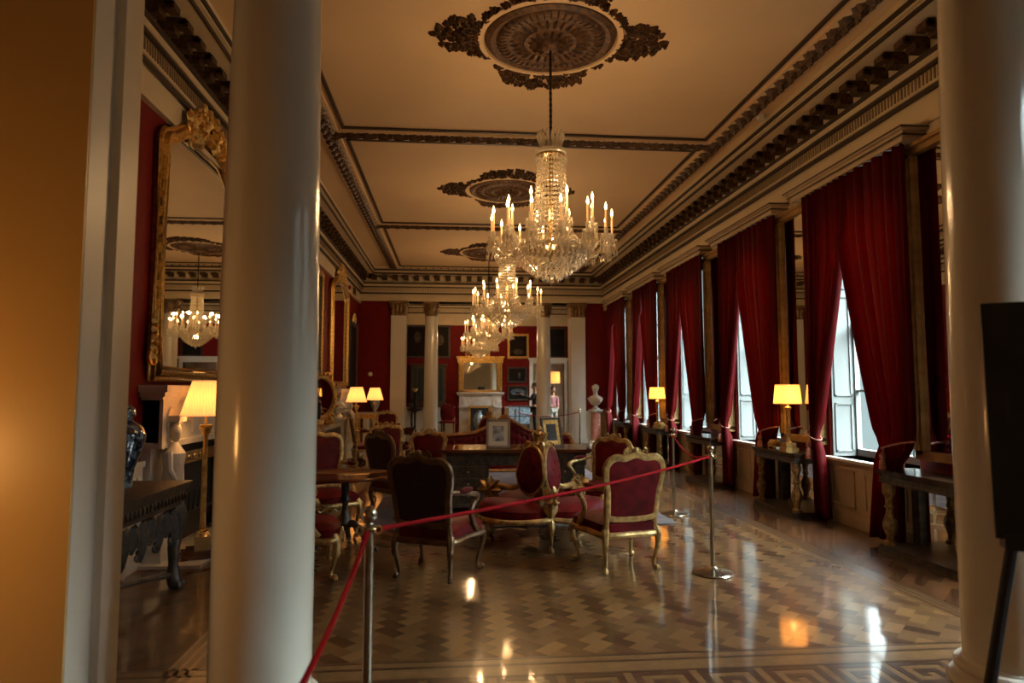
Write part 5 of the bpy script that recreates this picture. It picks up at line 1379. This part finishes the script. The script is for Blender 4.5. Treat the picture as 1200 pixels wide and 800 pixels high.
def jset(armL, armR, sc=1.):
    J = {'pelvis': ((0, 0, .95), (.13, .10)), 'waist': ((0, 0, 1.08), (.12, .09)), 'chest': ((0, .01, 1.27), (.15, .10)), 'neckb': ((0, .01, 1.43), (.07, .06)), 'neck': ((0, 0, 1.50), .05), 'head': ((0, -.01, 1.66), (.06, .07)),
         'hipL': ((.09, 0, .90), .09), 'kneeL': ((.10, -.01, .50), .06), 'ankL': ((.10, .03, .09), .04), 'toeL': ((.11, -.12, .04), .035),
         'hipR': ((-.09, 0, .90), .09), 'kneeR': ((-.11, .02, .50), .06), 'ankR': ((-.12, .06, .09), .04), 'toeR': ((-.13, -.09, .04), .035),
         'shL': ((.17, .01, 1.40), .058), 'shR': ((-.17, .01, 1.40), .058)}
    J['elL'] = (armL[0], .042); J['wrL'] = (armL[1], .028); J['haL'] = (armL[2], .026)
    J['elR'] = (armR[0], .042); J['wrR'] = (armR[1], .028); J['haR'] = (armR[2], .026)
    for s, a in (('L', armL), ('R', armR)):
        h = Vector(a[2]); w_ = Vector(a[1]); d = (h - w_).normalized(); sd = d.cross(Vector((0, 0, 1))); sd = sd.normalized() if sd.length > .1 else Vector((1, 0, 0))
        for q in range(4): J['f%d%s' % (q, s)] = (tuple(h + d * (.06 + .012 * (q in (1, 2))) + sd * (q - 1.5) * .018), .009)
        J['th' + s] = (tuple(h + d * .02 + sd * .045), .010)
    return J
E_ = [('pelvis', 'waist'), ('waist', 'chest'), ('chest', 'neckb'), ('neckb', 'neck'), ('neck', 'head'), ('pelvis', 'hipL'), ('hipL', 'kneeL'), ('kneeL', 'ankL'), ('ankL', 'toeL'), ('pelvis', 'hipR'), ('hipR', 'kneeR'), ('kneeR', 'ankR'), ('ankR', 'toeR'),
      ('chest', 'shL'), ('shL', 'elL'), ('elL', 'wrL'), ('wrL', 'haL'), ('chest', 'shR'), ('shR', 'elR'), ('elR', 'wrR'), ('wrR', 'haR')]
for s in 'LR': E_ += [('ha' + s, 'f%d%s' % (q, s)) for q in range(4)] + [('ha' + s, 'th' + s)]
top = ('pelvis', 'waist', 'chest', 'neckb', 'shL', 'shR', 'elL', 'elR', 'wrL', 'wrR')
legs = ('pelvis', 'hipL', 'kneeL', 'ankL', 'hipR', 'kneeR', 'ankR')
# dark-clothed person behind the far right column, arms raised holding a camera, facing left (-x)
J1 = jset(((.20, -.14, 1.22), (.10, -.38, 1.36), (.07, -.45, 1.40)), ((-.20, -.14, 1.22), (-.10, -.38, 1.36), (-.07, -.45, 1.40)))
person('person', 'person in black clothes raising a camera beside the far right column', 2.74, 22.1, -PI / 2, J1, E_, [('jacket', top, 'cloth_black'), ('trousers', legs, 'cloth_black')], 'short')
t = thing('camera', 'small black camera held up by the person in black', 'camera', (2.74 - .50, 22.1, 1.45), -PI / 2)
mb = MB(); mb.box(-.07, .07, -.03, .03, -.045, .045); mb.build('body', 'black', t); MB().lathe([(.035, 0), (.035, .12), (.03, .12)], 16, T(0, -.03, 0) @ RX(PI / 2)).build('lens', 'black', t)
J2 = jset(((.20, -.02, 1.14), (.13, -.16, 1.02), (.08, -.20, 1.03)), ((-.20, -.02, 1.14), (-.13, -.16, 1.02), (-.08, -.20, 1.03)))
p2 = person('person', 'person in a pink top and white trousers by the far doorway', 3.52, 23.2, .4, J2, E_, [('top', top, 'cloth_pink'), ('trousers', legs, 'cloth_white')], 'long')
p2.scale = (.93,) * 3
# tall lamp in the room beyond the doorway
t = thing('standard_lamp', 'lamp with a large yellow drum shade above the person in pink', 'lamp', (3.86, YF + 1.0, 0))
MB().lathe([(.17, 0), (.17, .03), (.02, .05), (.015, 1.75)], 20).build('pole', 'brass', t)
mb = MB(); pleated_shade(mb, .20, .19, 1.80, 2.22); mb.build('lamp_shade', 'shade2', t)
light('lamp_bulb', 'POINT', (3.86, YF + 1.0, 1.98), 3, (1, .55, .2), .05)

# ================================================================ LIGHT, SKY, CAMERA
wd = bpy.data.worlds.new('overcast_sky'); S.world = wd; wd.use_nodes = True; nt = wd.node_tree; bg = nt.nodes['Background']
tc = nt.nodes.new('ShaderNodeTexCoord'); sp = nt.nodes.new('ShaderNodeSeparateXYZ'); nt.links.new(tc.outputs['Generated'], sp.inputs[0])
cr = nt.nodes.new('ShaderNodeValToRGB'); nt.links.new(sp.outputs[2], cr.inputs[0])
e = cr.color_ramp.elements
e[0].position = 0.; e[0].color = (.30 * .6, .33 * .6, .34 * .6, 1)
e[1].position = 1.; e[1].color = (.85, .94, .97, 1)
for p, c in ((.03, (.0088, .0100, .0101)), (.25, (.0115, .0130, .0131)), (.38, (.30, .34, .35)), (.52, (.85, .94, .97))):
    q = e.new(p); q.color = (*c, 1)
e[0].color = (.010, .0125, .013, 1)
nt.links.new(cr.outputs[0], bg.inputs[0]); bg.inputs[1].default_value = LP['sky']
for c in WC:
    l = light('daylight_portal', 'AREA', (XR + .40, c, (WZ0 + WZ1) / 2), 1, (1, 1, 1), rot=(0, PI / 2, 0), shape='RECTANGLE', size=WZ1 - WZ0, size_y=2 * WH)
    l.data.cycles.is_portal = True
# the ante-room around the viewer has its own chandelier and lamp
light('near_alcove_chandelier', 'POINT', (.95, .6, 3.4), LP['near'], (1, .60, .27), .25)
t = thing('globe_lamp', 'glowing globe lamp left of the viewer, lighting the golden pier face', 'lamp', (-2.3, 1.9, 0))
MB().lathe([(.16, 0), (.16, .02), (.03, .04), (.018, .08), (.018, 1.02), (.05, 1.06), (.05, 1.09)], 20).build('stand', 'brass', t)
M['globe'] = EM('glowing_globe', (1., .48, .13), LP['nlamp']); MB().ball((0, 0, 1.19), .12, 24).build('globe', 'globe', t)

cam = bpy.data.cameras.new('camera'); co = bpy.data.objects.new('camera', cam); COL.objects.link(co); S.camera = co
cam.sensor_width = 36; cam.lens = 780 * 36 / 1200; cam.clip_end = 100; cam.clip_start = .02
co.location = (0, 0, 1.5); co.rotation_euler = (PI / 2 + math.radians(4.2526), 0, -math.radians(5.114))
cam.dof.use_dof = True; cam.dof.focus_distance = 6.3; cam.dof.aperture_fstop = 2.0
S.view_settings.view_transform = 'Standard'; S.view_settings.look = 'None'; S.view_settings.gamma = 1; S.view_settings.use_curve_mapping = False
S.view_settings.exposure = LP['exp']
cy = S.cycles; cy.max_bounces = 7; cy.diffuse_bounces = 3; cy.glossy_bounces = 4; cy.transparent_max_bounces = 12; cy.transmission_bounces = 2
cy.sample_clamp_indirect = 4; cy.use_denoising = True; cy.caustics_reflective = False; cy.caustics_refractive = False
